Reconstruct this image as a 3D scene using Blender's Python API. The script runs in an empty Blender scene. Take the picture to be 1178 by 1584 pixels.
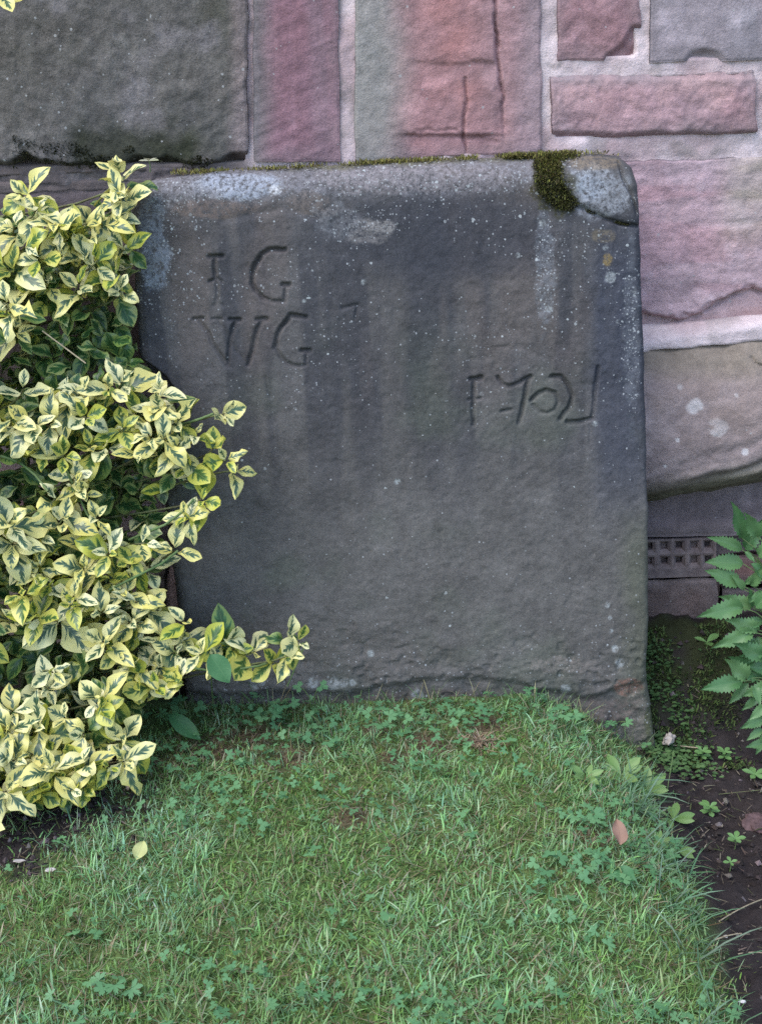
import bpy, math, random
import numpy as np
from mathutils import Vector, Matrix

random.seed(7)
RNG = np.random.default_rng(11)
scene = bpy.context.scene
COL = scene.collection

# ------------------------------------------------------------------ camera
F = 1900.0                       # focal length in photo pixels (photo 1178 x 1584)
PITCH, ROLL = math.radians(20.0), 0.036
CAM = np.array([0.0, -1.78, 0.98])
fwd = np.array([0.0, math.cos(PITCH), -math.sin(PITCH)])
r0 = np.array([1.0, 0.0, 0.0]); u0 = np.cross(r0, fwd)
right = r0 * math.cos(ROLL) - u0 * math.sin(ROLL)
up = u0 * math.cos(ROLL) + r0 * math.sin(ROLL)
cam_data = bpy.data.cameras.new('camera')
cam_data.sensor_fit = 'VERTICAL'; cam_data.sensor_height = 36.0
cam_data.lens = F * 36.0 / 1584.0
cam_data.clip_start = 0.05; cam_data.clip_end = 500.0
cam = bpy.data.objects.new('camera', cam_data); COL.objects.link(cam)
cam.matrix_world = Matrix(((right[0], up[0], -fwd[0], CAM[0]), (right[1], up[1], -fwd[1], CAM[1]),
                           (right[2], up[2], -fwd[2], CAM[2]), (0, 0, 0, 1)))
scene.camera = cam

# ------------------------------------------------------------------ light
SUN_EL, SUN_AZ = math.radians(56.0), math.radians(-128.0)      # azimuth clockwise from +Y
world = bpy.data.worlds.new('World'); scene.world = world; world.use_nodes = True
wn = world.node_tree
for n in list(wn.nodes): wn.nodes.remove(n)
sky = wn.nodes.new('ShaderNodeTexSky'); sky.sky_type = 'NISHITA'; sky.sun_disc = False
sky.sun_elevation = SUN_EL; sky.sun_rotation = SUN_AZ
sky.air_density = 1.0; sky.dust_density = 1.0; sky.ozone_density = 1.0
bg = wn.nodes.new('ShaderNodeBackground'); bg.inputs['Strength'].default_value = 0.15
wo = wn.nodes.new('ShaderNodeOutputWorld')
wn.links.new(sky.outputs[0], bg.inputs[0]); wn.links.new(bg.outputs[0], wo.inputs[0])
sun_data = bpy.data.lights.new('sun', 'SUN'); sun_data.energy = 1.25; sun_data.angle = math.radians(55.0)
sun_data.color = (1.0, 0.96, 0.90)
sun = bpy.data.objects.new('sun', sun_data); COL.objects.link(sun)
to_sun = Vector((math.sin(SUN_AZ) * math.cos(SUN_EL), math.cos(SUN_AZ) * math.cos(SUN_EL), math.sin(SUN_EL)))
sun.rotation_euler = to_sun.to_track_quat('Z', 'Y').to_euler(); sun.location = to_sun * 8
scene.view_settings.view_transform = 'Standard'; scene.view_settings.look = 'None'
scene.view_settings.exposure = 1.33; scene.view_settings.gamma = 1.0
scene.view_settings.use_curve_mapping = False
scene.render.engine = 'CYCLES'
scene.cycles.use_denoising = False; scene.cycles.max_bounces = 6; scene.cycles.diffuse_bounces = 3; scene.cycles.transmission_bounces = 3

# ------------------------------------------------------------------ numbers: noise, picking, projecting
_TAB = np.random.default_rng(5).random((256, 256))
def vnoise(x, y, seed=0):
    x = np.asarray(x, float) + seed * 17.31; y = np.asarray(y, float) + seed * 9.77
    xi = np.floor(x).astype(int); yi = np.floor(y).astype(int)
    fx = x - xi; fy = y - yi
    fx = fx * fx * (3 - 2 * fx); fy = fy * fy * (3 - 2 * fy)
    a = _TAB[xi & 255, yi & 255]; b = _TAB[(xi + 1) & 255, yi & 255]
    c = _TAB[xi & 255, (yi + 1) & 255]; d = _TAB[(xi + 1) & 255, (yi + 1) & 255]
    return (a * (1 - fx) + b * fx) * (1 - fy) + (c * (1 - fx) + d * fx) * fy
def fbm(x, y, seed=0, octs=4, gain=0.5):
    s = 0.0; a = 1.0; t = 0.0
    for k in range(octs):
        s = s + a * vnoise(x * 2 ** k, y * 2 ** k, seed + k * 3); t += a; a *= gain
    return s / t
def sstep(a, b, x):
    t = np.clip((np.asarray(x, float) - a) / (b - a), 0, 1)
    return t * t * (3 - 2 * t)
def ray(px, py):
    return fwd + right * ((px - 589.0) / F) - up * ((py - 792.0) / F)
def on_plane(px, py, p0, n):
    d = ray(px, py); return CAM + d * (np.dot(p0 - CAM, n) / np.dot(d, n))
def at_y(px, py, y):
    d = ray(px, py); return CAM + d * ((y - CAM[1]) / d[1])
def project(P):
    q = np.asarray(P) - CAM
    z = q @ fwd
    return 589.0 + F * (q @ right) / z, 792.0 - F * (q @ up) / z
LEAN = math.radians(6.0)
S0 = np.array([0.0, 0.0, 0.0]); SV = np.array([0.0, math.sin(LEAN), math.cos(LEAN)]); SN = np.array([0.0, -math.cos(LEAN), math.sin(LEAN)])
def on_stone(px, py):
    p = on_plane(px, py, S0, SN); return np.array([p[0], np.dot(p, SV)])
def seg_dist(X, Y, pts):
    d = np.full(X.shape, 1e9)
    for (x0, y0), (x1, y1) in zip(pts[:-1], pts[1:]):
        dx, dy = x1 - x0, y1 - y0
        t = np.clip(((X - x0) * dx + (Y - y0) * dy) / (dx * dx + dy * dy + 1e-12), 0, 1)
        d = np.minimum(d, np.hypot(X - x0 - t * dx, Y - y0 - t * dy))
    return d
WY = 0.22                                            # front plane of the church wall
def ground_h(x, y):
    x = np.asarray(x, float); y = np.asarray(y, float)
    drop = -(0.075 + 0.06 * sstep(-0.5, -0.05, y)) * sstep(0.22, 0.50, x)
    back = sstep(0.0, 0.20, y)
    h = drop * (1 - back) + 0.03 * back * sstep(0.2, 0.5, x)
    h = h + 0.02 * sstep(-0.25, -0.5, x) * sstep(-0.2, 0.1, y)
    near = sstep(3.0, 1.5, np.hypot(x, y))
    return h + near * (0.016 * (fbm(x * 7, y * 7, 3, 3) - 0.5) + 0.010 * (fbm(x * 30, y * 30, 8, 2) - 0.5))
def on_ground(px, py):
    z = 0.0
    for _ in range(8):
        d = ray(px, py); p = CAM + d * ((z - CAM[2]) / d[2]); z = float(ground_h(p[0], p[1]))
    return p
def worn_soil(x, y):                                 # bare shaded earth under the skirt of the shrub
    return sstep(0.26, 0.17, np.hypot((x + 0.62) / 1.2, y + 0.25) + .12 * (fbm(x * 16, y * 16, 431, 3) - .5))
def thin_turf(x, y):                                 # brown worn spots in the turf near the slab
    w = sstep(.62, .72, fbm(x * 8, y * 8, 433, 3)) * sstep(-.45, -.1, y) * .8
    for cx, cy, rr in ((-.215, -.095, .045), (-.15, -.155, .05), (.06, -.13, .05), (.155, -.075, .04), (-.27, -.13, .05), (-.02, -.08, .03), (.0, -.17, .03), (-.06, -.33, .03), (.27, -.37, .03)):
        w = np.maximum(w, sstep(1.15, .45, np.hypot(x - cx, y - cy) / rr + .9 * (fbm(x * 30, y * 30, 437, 3) - .5)))
    return w
def lawn_edge(y):                                    # x of the turf edge beside the flower bed
    return 0.408 - 0.035 * sstep(-0.06, -0.30, y) + 0.03 * (fbm(np.asarray(y) * 6, 0.3, 21, 3) - 0.5)

# ------------------------------------------------------------------ mesh and object helpers
def make_mesh(name, V, quads=None, tris=None, smooth=True):
    me = bpy.data.meshes.new(name)
    V = np.asarray(V, np.float32).reshape(-1, 3)
    nq = 0 if quads is None else len(quads); nt = 0 if tris is None else len(tris)
    loops = np.concatenate([np.asarray(quads, np.int32).ravel() if nq else np.zeros(0, np.int32),
                            np.asarray(tris, np.int32).ravel() if nt else np.zeros(0, np.int32)])
    starts = np.concatenate([np.arange(nq) * 4, nq * 4 + np.arange(nt) * 3]).astype(np.int32)
    totals = np.concatenate([np.full(nq, 4), np.full(nt, 3)]).astype(np.int32)
    me.vertices.add(len(V)); me.vertices.foreach_set('co', V.ravel())
    me.loops.add(len(loops)); me.loops.foreach_set('vertex_index', loops)
    me.polygons.add(nq + nt); me.polygons.foreach_set('loop_start', starts); me.polygons.foreach_set('loop_total', totals)
    me.polygons.foreach_set('use_smooth', np.full(nq + nt, smooth, bool))
    me.update(calc_edges=True); me.validate()
    return me
def set_col(me, C, name='Col'):
    C = np.asarray(C, np.float32)
    a = me.attributes.new(name, 'FLOAT_COLOR', 'POINT')
    a.data.foreach_set('color', np.concatenate([C, np.ones((len(C), 1), np.float32)], 1).ravel())
def set_f(me, v, name):
    a = me.attributes.new(name, 'FLOAT', 'POINT'); a.data.foreach_set('value', np.asarray(v, np.float32))
def obj(name, me, material=None, parent=None):
    o = bpy.data.objects.new(name, me); COL.objects.link(o)
    if material is not None and not me.materials: me.materials.append(material)
    if parent is not None: o.parent = parent
    return o
def tag(o, label=None, cat=None, group=None, kind=None):
    if label: o['label'] = label
    if cat: o['category'] = cat
    if group: o['group'] = group
    if kind: o['kind'] = kind
    return o
def empty(name, loc=(0, 0, 0)):
    o = bpy.data.objects.new(name, None); COL.objects.link(o); o.location = loc; o.empty_display_size = 0.05
    return o
def local(o, parent):                                # keep the world place of a child under an Empty that only has a location
    o.parent = parent; o.matrix_parent_inverse = Matrix.Translation(parent.location).inverted()
    return o
def grid_quads(nu, nv, off=0):                       # index = i*nv + j
    i, j = np.meshgrid(np.arange(nu - 1), np.arange(nv - 1), indexing='ij')
    a = (i * nv + j).ravel() + off
    return np.stack([a, a + nv, a + nv + 1, a + 1], 1)
def tube(pts, rad, sides=6):
    pts = np.asarray(pts, float); n = len(pts)
    rad = np.broadcast_to(np.asarray(rad, float), (n,))
    T = np.gradient(pts, axis=0); T /= np.linalg.norm(T, axis=1)[:, None] + 1e-9
    A = np.cross(T, np.array([0.3, 0.5, 0.81])); A /= np.linalg.norm(A, axis=1)[:, None] + 1e-9
    B = np.cross(T, A)
    ang = np.arange(sides) * 2 * np.pi / sides
    V = pts[:, None] + rad[:, None, None] * (A[:, None] * np.cos(ang)[None, :, None] + B[:, None] * np.sin(ang)[None, :, None])
    q = []
    for i in range(n - 1):
        for k in range(sides):
            k2 = (k + 1) % sides
            q.append((i * sides + k, i * sides + k2, (i + 1) * sides + k2, (i + 1) * sides + k))
    return V.reshape(-1, 3), np.array(q)
def bez(p0, p1, p2, n=7):
    t = np.linspace(0, 1, n)[:, None]
    return (1 - t) ** 2 * np.asarray(p0) + 2 * t * (1 - t) * np.asarray(p1) + t * t * np.asarray(p2)

# ------------------------------------------------------------------ materials
class NT:
    def __init__(s, name):
        s.m = bpy.data.materials.new(name); s.m.use_nodes = True; s.t = s.m.node_tree
        for n in list(s.t.nodes): s.t.nodes.remove(n)
        s.out = s.t.nodes.new('ShaderNodeOutputMaterial')
    def n(s, typ, **kw):
        x = s.t.nodes.new(typ)
        for k, v in kw.items():
            if k.startswith('i_'): x.inputs[k[2:].replace('_', ' ')].default_value = v
            else: setattr(x, k, v)
        return x
    def l(s, a, b): s.t.links.new(a, b)
    def math(s, op, a, b=None, c=None, clamp=False):
        x = s.t.nodes.new('ShaderNodeMath'); x.operation = op; x.use_clamp = clamp
        for i, v in enumerate((a, b, c)):
            if v is None: continue
            if isinstance(v, (int, float)): x.inputs[i].default_value = v
            else: s.l(v, x.inputs[i])
        return x.outputs[0]
    def mix(s, fac, a, b, blend='MIX'):
        x = s.t.nodes.new('ShaderNodeMix'); x.data_type = 'RGBA'; x.blend_type = blend; x.clamp_factor = True
        for sock, v in ((x.inputs[0], fac), (x.inputs[6], a), (x.inputs[7], b)):
            if isinstance(v, (int, float)): sock.default_value = v
            elif isinstance(v, tuple): sock.default_value = (*v, 1.0)
            else: s.l(v, sock)
        return x.outputs[2]
    def noise(s, vec, scale, detail=4.0, rough=0.6, dim='3D'):
        x = s.n('ShaderNodeTexNoise', noise_dimensions=dim); x.inputs['Scale'].default_value = scale
        x.inputs['Detail'].default_value = detail; x.inputs['Roughness'].default_value = rough
        if vec is not None: s.l(vec, x.inputs['Vector'])
        return x.outputs['Fac']
    def ramp(s, v, a, b):
        x = s.n('ShaderNodeMapRange', interpolation_type='SMOOTHSTEP'); x.inputs[1].default_value = a; x.inputs[2].default_value = b
        s.l(v, x.inputs[0]); return x.outputs[0]
    def attr(s, name): return s.n('ShaderNodeAttribute', attribute_name=name)
    def finish(s, color, rough=0.9, height=None, bump=0.4, dist=0.002, spec=0.25, transl=0.0, tcol=None):
        p = s.n('ShaderNodeBsdfPrincipled')
        if isinstance(color, tuple): p.inputs['Base Color'].default_value = (*color, 1)
        else: s.l(color, p.inputs['Base Color'])
        if isinstance(rough, (int, float)): p.inputs['Roughness'].default_value = rough
        else: s.l(rough, p.inputs['Roughness'])
        p.inputs['Specular IOR Level'].default_value = spec
        if height is not None:
            b = s.n('ShaderNodeBump'); b.inputs['Strength'].default_value = bump; b.inputs['Distance'].default_value = dist
            s.l(height, b.inputs['Height']); s.l(b.outputs[0], p.inputs['Normal'])
        sh = p.outputs[0]
        if transl > 0:
            t = s.n('ShaderNodeBsdfTranslucent')
            src = tcol if tcol is not None else color
            if isinstance(src, tuple): t.inputs[0].default_value = (*src, 1)
            else: s.l(src, t.inputs[0])
            mx = s.n('ShaderNodeMixShader'); mx.inputs[0].default_value = transl
            s.l(sh, mx.inputs[1]); s.l(t.outputs[0], mx.inputs[2]); sh = mx.outputs[0]
        s.l(sh, s.out.inputs[0]); return s.m

def rock_material(name, grain=0.25, bump=0.5, scale=1.0, speck=0.0):
    m = NT(name); co = m.n('ShaderNodeTexCoord').outputs['Object']
    c = m.attr('Col').outputs['Color']
    f1 = m.noise(co, 420 * scale, 3, 0.7); f2 = m.noise(co, 60 * scale, 6, 0.65); f3 = m.noise(co, 14 * scale, 4, 0.6)
    g = m.math('ADD', m.math('MULTIPLY', m.math('SUBTRACT', f1, 0.5), grain * 2.4), m.math('MULTIPLY', m.math('SUBTRACT', f2, 0.5), grain * 2.2))
    g = m.math('ADD', g, m.math('MULTIPLY', m.math('SUBTRACT', f3, 0.5), grain * 1.3))
    k = m.math('ADD', g, 1.0)
    cc = m.mix(1.0, c, m.n('ShaderNodeCombineColor').outputs[0], 'MULTIPLY')
    comb = cc.node.inputs[7].links[0].from_node
    for i in range(3): m.l(k, comb.inputs[i])
    if speck > 0:
        v = m.n('ShaderNodeTexVoronoi'); v.inputs['Scale'].default_value = 150; m.l(co, v.inputs['Vector'])
        rnd = m.n('ShaderNodeSeparateColor'); m.l(v.outputs['Color'], rnd.inputs[0])
        dot = m.math('LESS_THAN', v.outputs['Distance'], m.math('MULTIPLY', m.math('POWER', rnd.outputs[1], 3.0), 0.34))
        cc = m.mix(m.math('MULTIPLY', m.math('MULTIPLY', dot, m.math('LESS_THAN', rnd.outputs[0], speck)), 0.6), cc, (0.42, 0.42, 0.42))
    h = m.math('ADD', m.math('MULTIPLY', f1, 0.5), m.math('MULTIPLY', f2, 1.2))
    return m.finish(cc, 0.92, h, bump, 0.005, 0.15)

def gravestone_material():
    m = NT('weathered_gravestone'); co = m.n('ShaderNodeTexCoord').outputs['Object']
    f0 = m.noise(co, 150, 6, 0.75); c = m.mix(m.ramp(f0, 0.36, 0.58), m.attr('ColB').outputs['Color'], m.attr('Col').outputs['Color']); den = m.attr('lich').outputs['Fac']
    f1 = m.noise(co, 480, 3, 0.75); f2 = m.noise(co, 70, 6, 0.7); f3 = m.noise(co, 22, 5, 0.65)
    k = m.math('ADD', 1.0, m.math('ADD', m.math('MULTIPLY', m.math('SUBTRACT', f1, 0.5), 1.5), m.math('ADD', m.math('MULTIPLY', m.math('SUBTRACT', f2, 0.5), 0.9), m.math('MULTIPLY', m.math('SUBTRACT', f3, 0.5), 0.6))))
    comb = m.n('ShaderNodeCombineColor')
    for i in range(3): m.l(k, comb.inputs[i])
    cc = m.mix(1.0, c, comb.outputs[0], 'MULTIPLY')
    for sc, rad, mul, colr in ((330, 0.42, 1.0, (0.36, 0.37, 0.38)), (170, 0.36, 0.30, (0.40, 0.42, 0.42)), (85, 0.26, 0.10, (0.38, 0.41, 0.40))):
        v = m.n('ShaderNodeTexVoronoi'); v.inputs['Scale'].default_value = sc
        wob = m.n('ShaderNodeVectorMath', operation='ADD')
        wn_ = m.n('ShaderNodeTexNoise'); wn_.inputs['Scale'].default_value = sc * 1.5; m.l(co, wn_.inputs['Vector'])
        scl = m.n('ShaderNodeVectorMath', operation='SCALE'); scl.inputs['Scale'].default_value = 0.5 / sc
        m.l(wn_.outputs['Color'], scl.inputs[0]); m.l(co, wob.inputs[0]); m.l(scl.outputs[0], wob.inputs[1])
        m.l(wob.outputs[0], v.inputs['Vector'])
        rnd = m.n('ShaderNodeSeparateColor'); m.l(v.outputs['Color'], rnd.inputs[0])
        size = m.math('MULTIPLY', m.math('ADD', m.math('POWER', rnd.outputs[1], 2.0), 0.25), rad)
        dot = m.math('LESS_THAN', v.outputs['Distance'], size)
        on = m.math('LESS_THAN', rnd.outputs[0], m.math('MULTIPLY', den, mul))
        amt = m.math('MULTIPLY', m.math('MULTIPLY', dot, on), m.math('ADD', m.math('MULTIPLY', rnd.outputs[2], 0.6), 0.3))
        cc = m.mix(amt, cc, colr)
    h = m.math('ADD', m.math('MULTIPLY', f1, 0.5), m.math('MULTIPLY', f2, 1.3))
    return m.finish(cc, 0.9, h, 0.42, 0.003, 0.2)

def blade_material(name, rough=0.55, transl=0.25):
    m = NT(name); c = m.attr('Col').outputs['Color']
    return m.finish(c, rough, None, spec=0.35, transl=transl)

def variegated_material(name, margin_a, margin_b, green, width, gloss=0.30):
    m = NT(name)
    u = m.attr('lu').outputs['Fac']; t = m.attr('lt').outputs['Fac']
    oi = m.n('ShaderNodeObjectInfo').outputs['Random']; r = m.math('ADD', m.attr('lr').outputs['Fac'], oi)
    e = m.math('ABSOLUTE', u); side = m.math('GREATER_THAN', u, 0.0)
    w = m.math('ADD', m.math('MULTIPLY', m.math('SUBTRACT', t, m.math('MULTIPLY', e, 0.42)), 6.5), m.math('ADD', m.math('MULTIPLY', r, 91.0), m.math('MULTIPLY', side, 33.0)))
    nz = m.n('ShaderNodeTexNoise', noise_dimensions='1D'); nz.inputs['Scale'].default_value = 1.0; nz.inputs['Detail'].default_value = 3.0
    m.l(w, nz.inputs['W'])
    env = m.math('SQRT', m.math('MAXIMUM', m.math('SINE', m.math('MULTIPLY', m.math('POWER', t, 0.8), 3.0)), 0.0))
    lim = m.math('MULTIPLY', m.math('ADD', m.math('MULTIPLY', m.ramp(nz.outputs['Fac'], 0.28, 0.74), 0.60), width), env)
    d = m.math('SUBTRACT', lim, e)
    gm = m.ramp(d, -0.07, 0.07)
    inner = m.ramp(d, 0.02, 0.30)
    oi2 = m.math('FRACT', m.math('MULTIPLY', r, 7.31))
    margin = m.mix(oi2, margin_a, margin_b)
    g2 = m.mix(inner, (green[0] * 2.3, green[1] * 1.9, green[2] * 2.2), green)
    col = m.mix(gm, margin, g2)
    vein = m.ramp(e, 0.05, 0.0)
    col = m.mix(m.math('MULTIPLY', vein, 0.35), col, (0.30, 0.36, 0.16))
    return m.finish(col, gloss, None, spec=0.45, transl=0.22)

def plain_leaf_material(name, a, b, vein=(0.16, 0.22, 0.10), gloss=0.45, transl=0.22):
    m = NT(name)
    u = m.attr('lu').outputs['Fac']; t = m.attr('lt').outputs['Fac']
    r = m.math('FRACT', m.math('ADD', m.attr('lr').outputs['Fac'], m.n('ShaderNodeObjectInfo').outputs['Random']))
    e = m.math('ABSOLUTE', u)
    col = m.mix(r, a, b)
    s = m.math('FRACT', m.math('MULTIPLY', m.math('SUBTRACT', t, m.math('MULTIPLY', e, 0.22)), 7.0))
    lines = m.math('MAXIMUM', m.ramp(e, 0.08, 0.0), m.math('MULTIPLY', m.ramp(m.math('ABSOLUTE', m.math('SUBTRACT', s, 0.5)), 0.10, 0.0), 0.55))
    col = m.mix(m.math('MULTIPLY', lines, 0.4), col, vein)
    return m.finish(col, gloss, None, spec=0.4, transl=transl)

def simple_material(name, a, b, scale=40, rough=0.85, bump=0.3):
    m = NT(name); co = m.n('ShaderNodeTexCoord').outputs['Object']
    f = m.noise(co, scale, 5, 0.65)
    return m.finish(m.mix(m.ramp(f, 0.3, 0.7), a, b), rough, f, bump, 0.003, 0.2)

M_wall = rock_material('red_sandstone', 0.36, 0.55, 1.0, 0.05)
M_dark = rock_material('lichened_grey_sandstone', 0.60, 0.6, 1.0, 0.35)
M_mortar = rock_material('lime_mortar', 0.26, 0.6, 0.8, 0.0)
M_grave = gravestone_material()
M_blade = blade_material('grass_blades', 0.5, 0.3)
M_moss = blade_material('moss', 0.8, 0.15)
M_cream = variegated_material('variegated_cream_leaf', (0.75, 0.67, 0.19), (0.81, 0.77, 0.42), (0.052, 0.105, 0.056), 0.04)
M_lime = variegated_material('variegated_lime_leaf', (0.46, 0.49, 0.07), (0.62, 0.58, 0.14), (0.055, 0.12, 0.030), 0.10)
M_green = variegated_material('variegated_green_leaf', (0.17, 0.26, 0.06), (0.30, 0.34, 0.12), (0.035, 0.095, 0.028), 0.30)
M_bark = simple_material('shrub_bark', (0.16, 0.19, 0.08), (0.10, 0.085, 0.05), 60)
M_serr = plain_leaf_material('serrated_leaf', (0.085, 0.20, 0.075), (0.16, 0.29, 0.11), (0.19, 0.29, 0.14), .34, .3)
M_seed = plain_leaf_material('seedling_leaf', (0.13, 0.26, 0.08), (0.16, 0.30, 0.11), (0.2, 0.3, 0.12))
M_butt = plain_leaf_material('buttercup_leaf', (0.085, 0.22, 0.095), (0.13, 0.28, 0.12), (0.13, 0.22, 0.10), 0.5)
M_stalk = simple_material('green_stalk', (0.10, 0.17, 0.06), (0.14, 0.19, 0.08), 80)
M_straw = simple_material('dry_straw', (0.38, 0.33, 0.22), (0.26, 0.21, 0.14), 90)

# ------------------------------------------------------------------ ground
def build_ground():
    xs = np.concatenate([[-40, -20, -10, -6, -4, -3, -2.2], np.linspace(-1.6, 1.6, 331), [2.2, 3, 4, 6, 10, 20, 40]])
    ys = np.concatenate([[-40, -20, -10, -6, -4, -3, -2.5], np.linspace(-2.0, 0.3, 241), [0.6, 2, 8, 40]])
    X, Y = np.meshgrid(xs, ys, indexing='ij'); Z = ground_h(X, Y)
    bed = sstep(-0.02, 0.03, X - lawn_edge(Y) + 0.03 * (fbm(X * 40, Y * 40, 2, 2) - 0.5))
    bed = np.maximum(bed, sstep(0.0, 0.04, Y))
    near = sstep(2.2, 1.2, np.hypot(X, Y))
    Z = Z + near * bed * 0.026 * (fbm(X * 45, Y * 45, 31, 3) - 0.5)
    px, py = project(np.stack([X.ravel(), Y.ravel(), Z.ravel()], 1))
    me = make_mesh('ground', np.stack([X.ravel(), Y.ravel(), Z.ravel()], 1), grid_quads(len(xs), len(ys)))
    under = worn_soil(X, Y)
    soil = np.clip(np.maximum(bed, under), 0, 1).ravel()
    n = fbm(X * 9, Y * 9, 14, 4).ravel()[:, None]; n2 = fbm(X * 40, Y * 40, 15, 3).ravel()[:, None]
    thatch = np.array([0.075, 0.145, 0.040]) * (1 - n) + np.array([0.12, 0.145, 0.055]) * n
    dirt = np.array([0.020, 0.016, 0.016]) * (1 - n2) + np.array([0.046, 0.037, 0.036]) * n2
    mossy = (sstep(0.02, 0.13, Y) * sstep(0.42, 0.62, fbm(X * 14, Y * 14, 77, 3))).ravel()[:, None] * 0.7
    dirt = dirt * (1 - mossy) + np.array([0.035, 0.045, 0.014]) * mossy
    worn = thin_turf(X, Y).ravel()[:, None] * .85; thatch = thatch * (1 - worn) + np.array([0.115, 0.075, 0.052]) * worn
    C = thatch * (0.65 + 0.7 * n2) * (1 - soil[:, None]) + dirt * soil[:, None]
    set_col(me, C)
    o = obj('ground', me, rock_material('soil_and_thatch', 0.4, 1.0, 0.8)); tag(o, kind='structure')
build_ground()

# ------------------------------------------------------------------ church wall
wall = empty('church_wall', (0, WY, 0))
tag(wall, 'pink and grey sandstone block wall with pale mortar joints behind the gravestone', 'wall')

def carve(px, py, pts, w, depth, sharp=1.0):         # groove along a polyline given in wall places (photo pixels of the wall plane)
    d = seg_dist(px + 7 * (fbm(px * .06, py * .06, 91, 3) - .5), py + 16 * (fbm(px * .06, py * .06, 92, 3) - .5), pts)
    return depth * (0.4 + 1.2 * fbm(px * .03, py * .03, 93, 2)) * np.clip(1 - d / w, 0, 1) ** sharp

BLOCK_QUADS = []
def block(q, color, seed=0, amp=0.003, step=0.005, front=0.0, edge=0.008, depth=0.12, wob=4.0, disp=None, colorize=None, mat=None, rough=1.0, bulge=None):
    """one stone: q = four wall corners (tl, tr, br, bl) as photo pixels on the wall plane"""
    P = [at_y(x, y, WY) for x, y in q]; BLOCK_QUADS.append([(p[0], p[2]) for p in P])
    w = max(np.linalg.norm(P[1] - P[0]), np.linalg.norm(P[2] - P[3])); h = max(np.linalg.norm(P[3] - P[0]), np.linalg.norm(P[2] - P[1]))
    nu, nv = max(6, int(w / step)), max(6, int(h / step))
    s = np.linspace(0, 1, nu); s[1:-1] = s[1:-1]; t = np.linspace(0, 1, nv)
    S, T = np.meshgrid(s, t, indexing='ij')
    X = ((1 - S) * (1 - T))[..., None] * P[0] + (S * (1 - T))[..., None] * P[1] + (S * T)[..., None] * P[2] + ((1 - S) * T)[..., None] * P[3]
    # uneven outline: push edges in and out
    x, z = X[..., 0], X[..., 2]
    wobm = wob / 1000.0
    X = X.copy()
    X[..., 0] += wobm * (fbm(z * 22, x * 3, seed + 1, 3) - 0.5) * 2 * (np.abs(S - 0.5) * 2) ** 3
    X[..., 2] += wobm * (fbm(x * 22, z * 3, seed + 2, 3) - 0.5) * 2 * (np.abs(T - 0.5) * 2) ** 3
    x, z = X[..., 0], X[..., 2]
    ed = np.minimum(np.minimum(S, 1 - S) * w, np.minimum(T, 1 - T) * h)
    edn = edge * 0.40 * (0.3 + 1.4 * fbm(x * 30, z * 30, seed + 9, 3))
    rollv = np.where(ed < edn, edn - np.sqrt(np.maximum(edn ** 2 - (edn - ed) ** 2, 0)), 0)
    y = WY - front + rollv
    y = y - amp * 2 * (fbm(x * 12, z * 12, seed + 4, 5, 0.55) - 0.5) - (amp * 0.9 + 0.001) * rough * (fbm(x * 55, z * 55, seed + 5, 4, 0.6) - 0.5)
    px, py = project(np.stack([x, np.full(x.shape, WY), z], -1).reshape(-1, 3)); px = px.reshape(x.shape); py = py.reshape(x.shape)
    if disp is not None: y = y + disp(px, py, x, z)          # + = recessed
    if bulge is not None: y = y + bulge(S, T, x, z)
    X[..., 1] = y
    V = X.reshape(-1, 3); quads = grid_quads(nu, nv)[:, ::-1]
    # sides going back into the wall
    idx = np.arange(nu * nv).reshape(nu, nv)
    loop = np.concatenate([idx[:, 0], idx[-1, 1:], idx[-2::-1, -1], idx[0, -2:0:-1]])
    B = V[loop].copy(); B[:, 1] = WY + depth
    k = np.arange(len(loop)); k2 = (k + 1) % len(loop); off = len(V)
    sides = np.stack([loop[k], loop[k2], off + k2, off + k], 1)
    V2 = np.concatenate([V, B])
    me = make_mesh('stone_block', V2, np.concatenate([quads[:, ::-1], sides]))
    n = fbm(x * 10, z * 10, seed + 20, 5)[..., None]; n2 = fbm(x * 45, z * 45, seed + 22, 4)[..., None]
    c = np.asarray(color[0]) * (1 - n) + np.asarray(color[1]) * n if isinstance(color[0], tuple) else np.broadcast_to(np.asarray(color), x.shape + (3,))
    c = c * (0.80 + 0.40 * n2)
    ba = math.radians([4, 80, 88, 20, 3, -6, 8, 2, 5, 30][seed % 10]); ca, sa = math.cos(ba), math.sin(ba)
    bed_ = fbm((x * ca + z * sa) * 5, (-x * sa + z * ca) * 75, seed + 24, 3, .6)
    y = y + 0.0009 * (bed_ - .5); X[..., 1] = y; V = X.reshape(-1, 3); V2[:len(V)] = V; me.vertices.foreach_set('co', V2.astype(np.float32).ravel()); me.update()
    c = c * (1 + .28 * (bed_ - .5))[..., None]
    st_ = sstep(.52, .72, fbm(x * 9, z * 5, seed + 26, 5, .6)); c = lerp(c, c.mean(axis=(0, 1)) * np.array([.62, .70, .72]), st_ * .55)
    pl_ = sstep(.60, .74, fbm(x * 22, z * 22, seed + 28, 4)); c = lerp(c, np.minimum(c * 1.45 + .02, .6), pl_ * .55)
    soot = sstep(.035, .0, ed + .03 * (fbm(x * 40, z * 40, seed + 30, 3) - .5)); c = lerp(c, (.20, .17, .175), soot * .35)
    if colorize is not None: c = colorize(c, px, py, x, z)
    C = c.reshape(-1, 3); C = np.concatenate([C, C[loop]])
    set_col(me, np.clip(C, 0.005, 0.9))
    o = obj('stone_block', me, mat or M_wall); local(o, wall)
    return o
def lerp(a, b, m): return a * (1 - m[..., None]) + np.asarray(b) * m[..., None]

PINK, ROSE, LILAC, GREEN_ = (0.32, 0.21, 0.215), (0.27, 0.16, 0.17), (0.30, 0.25, 0.27), (0.20, 0.20, 0.165)
TOPY = -170
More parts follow.
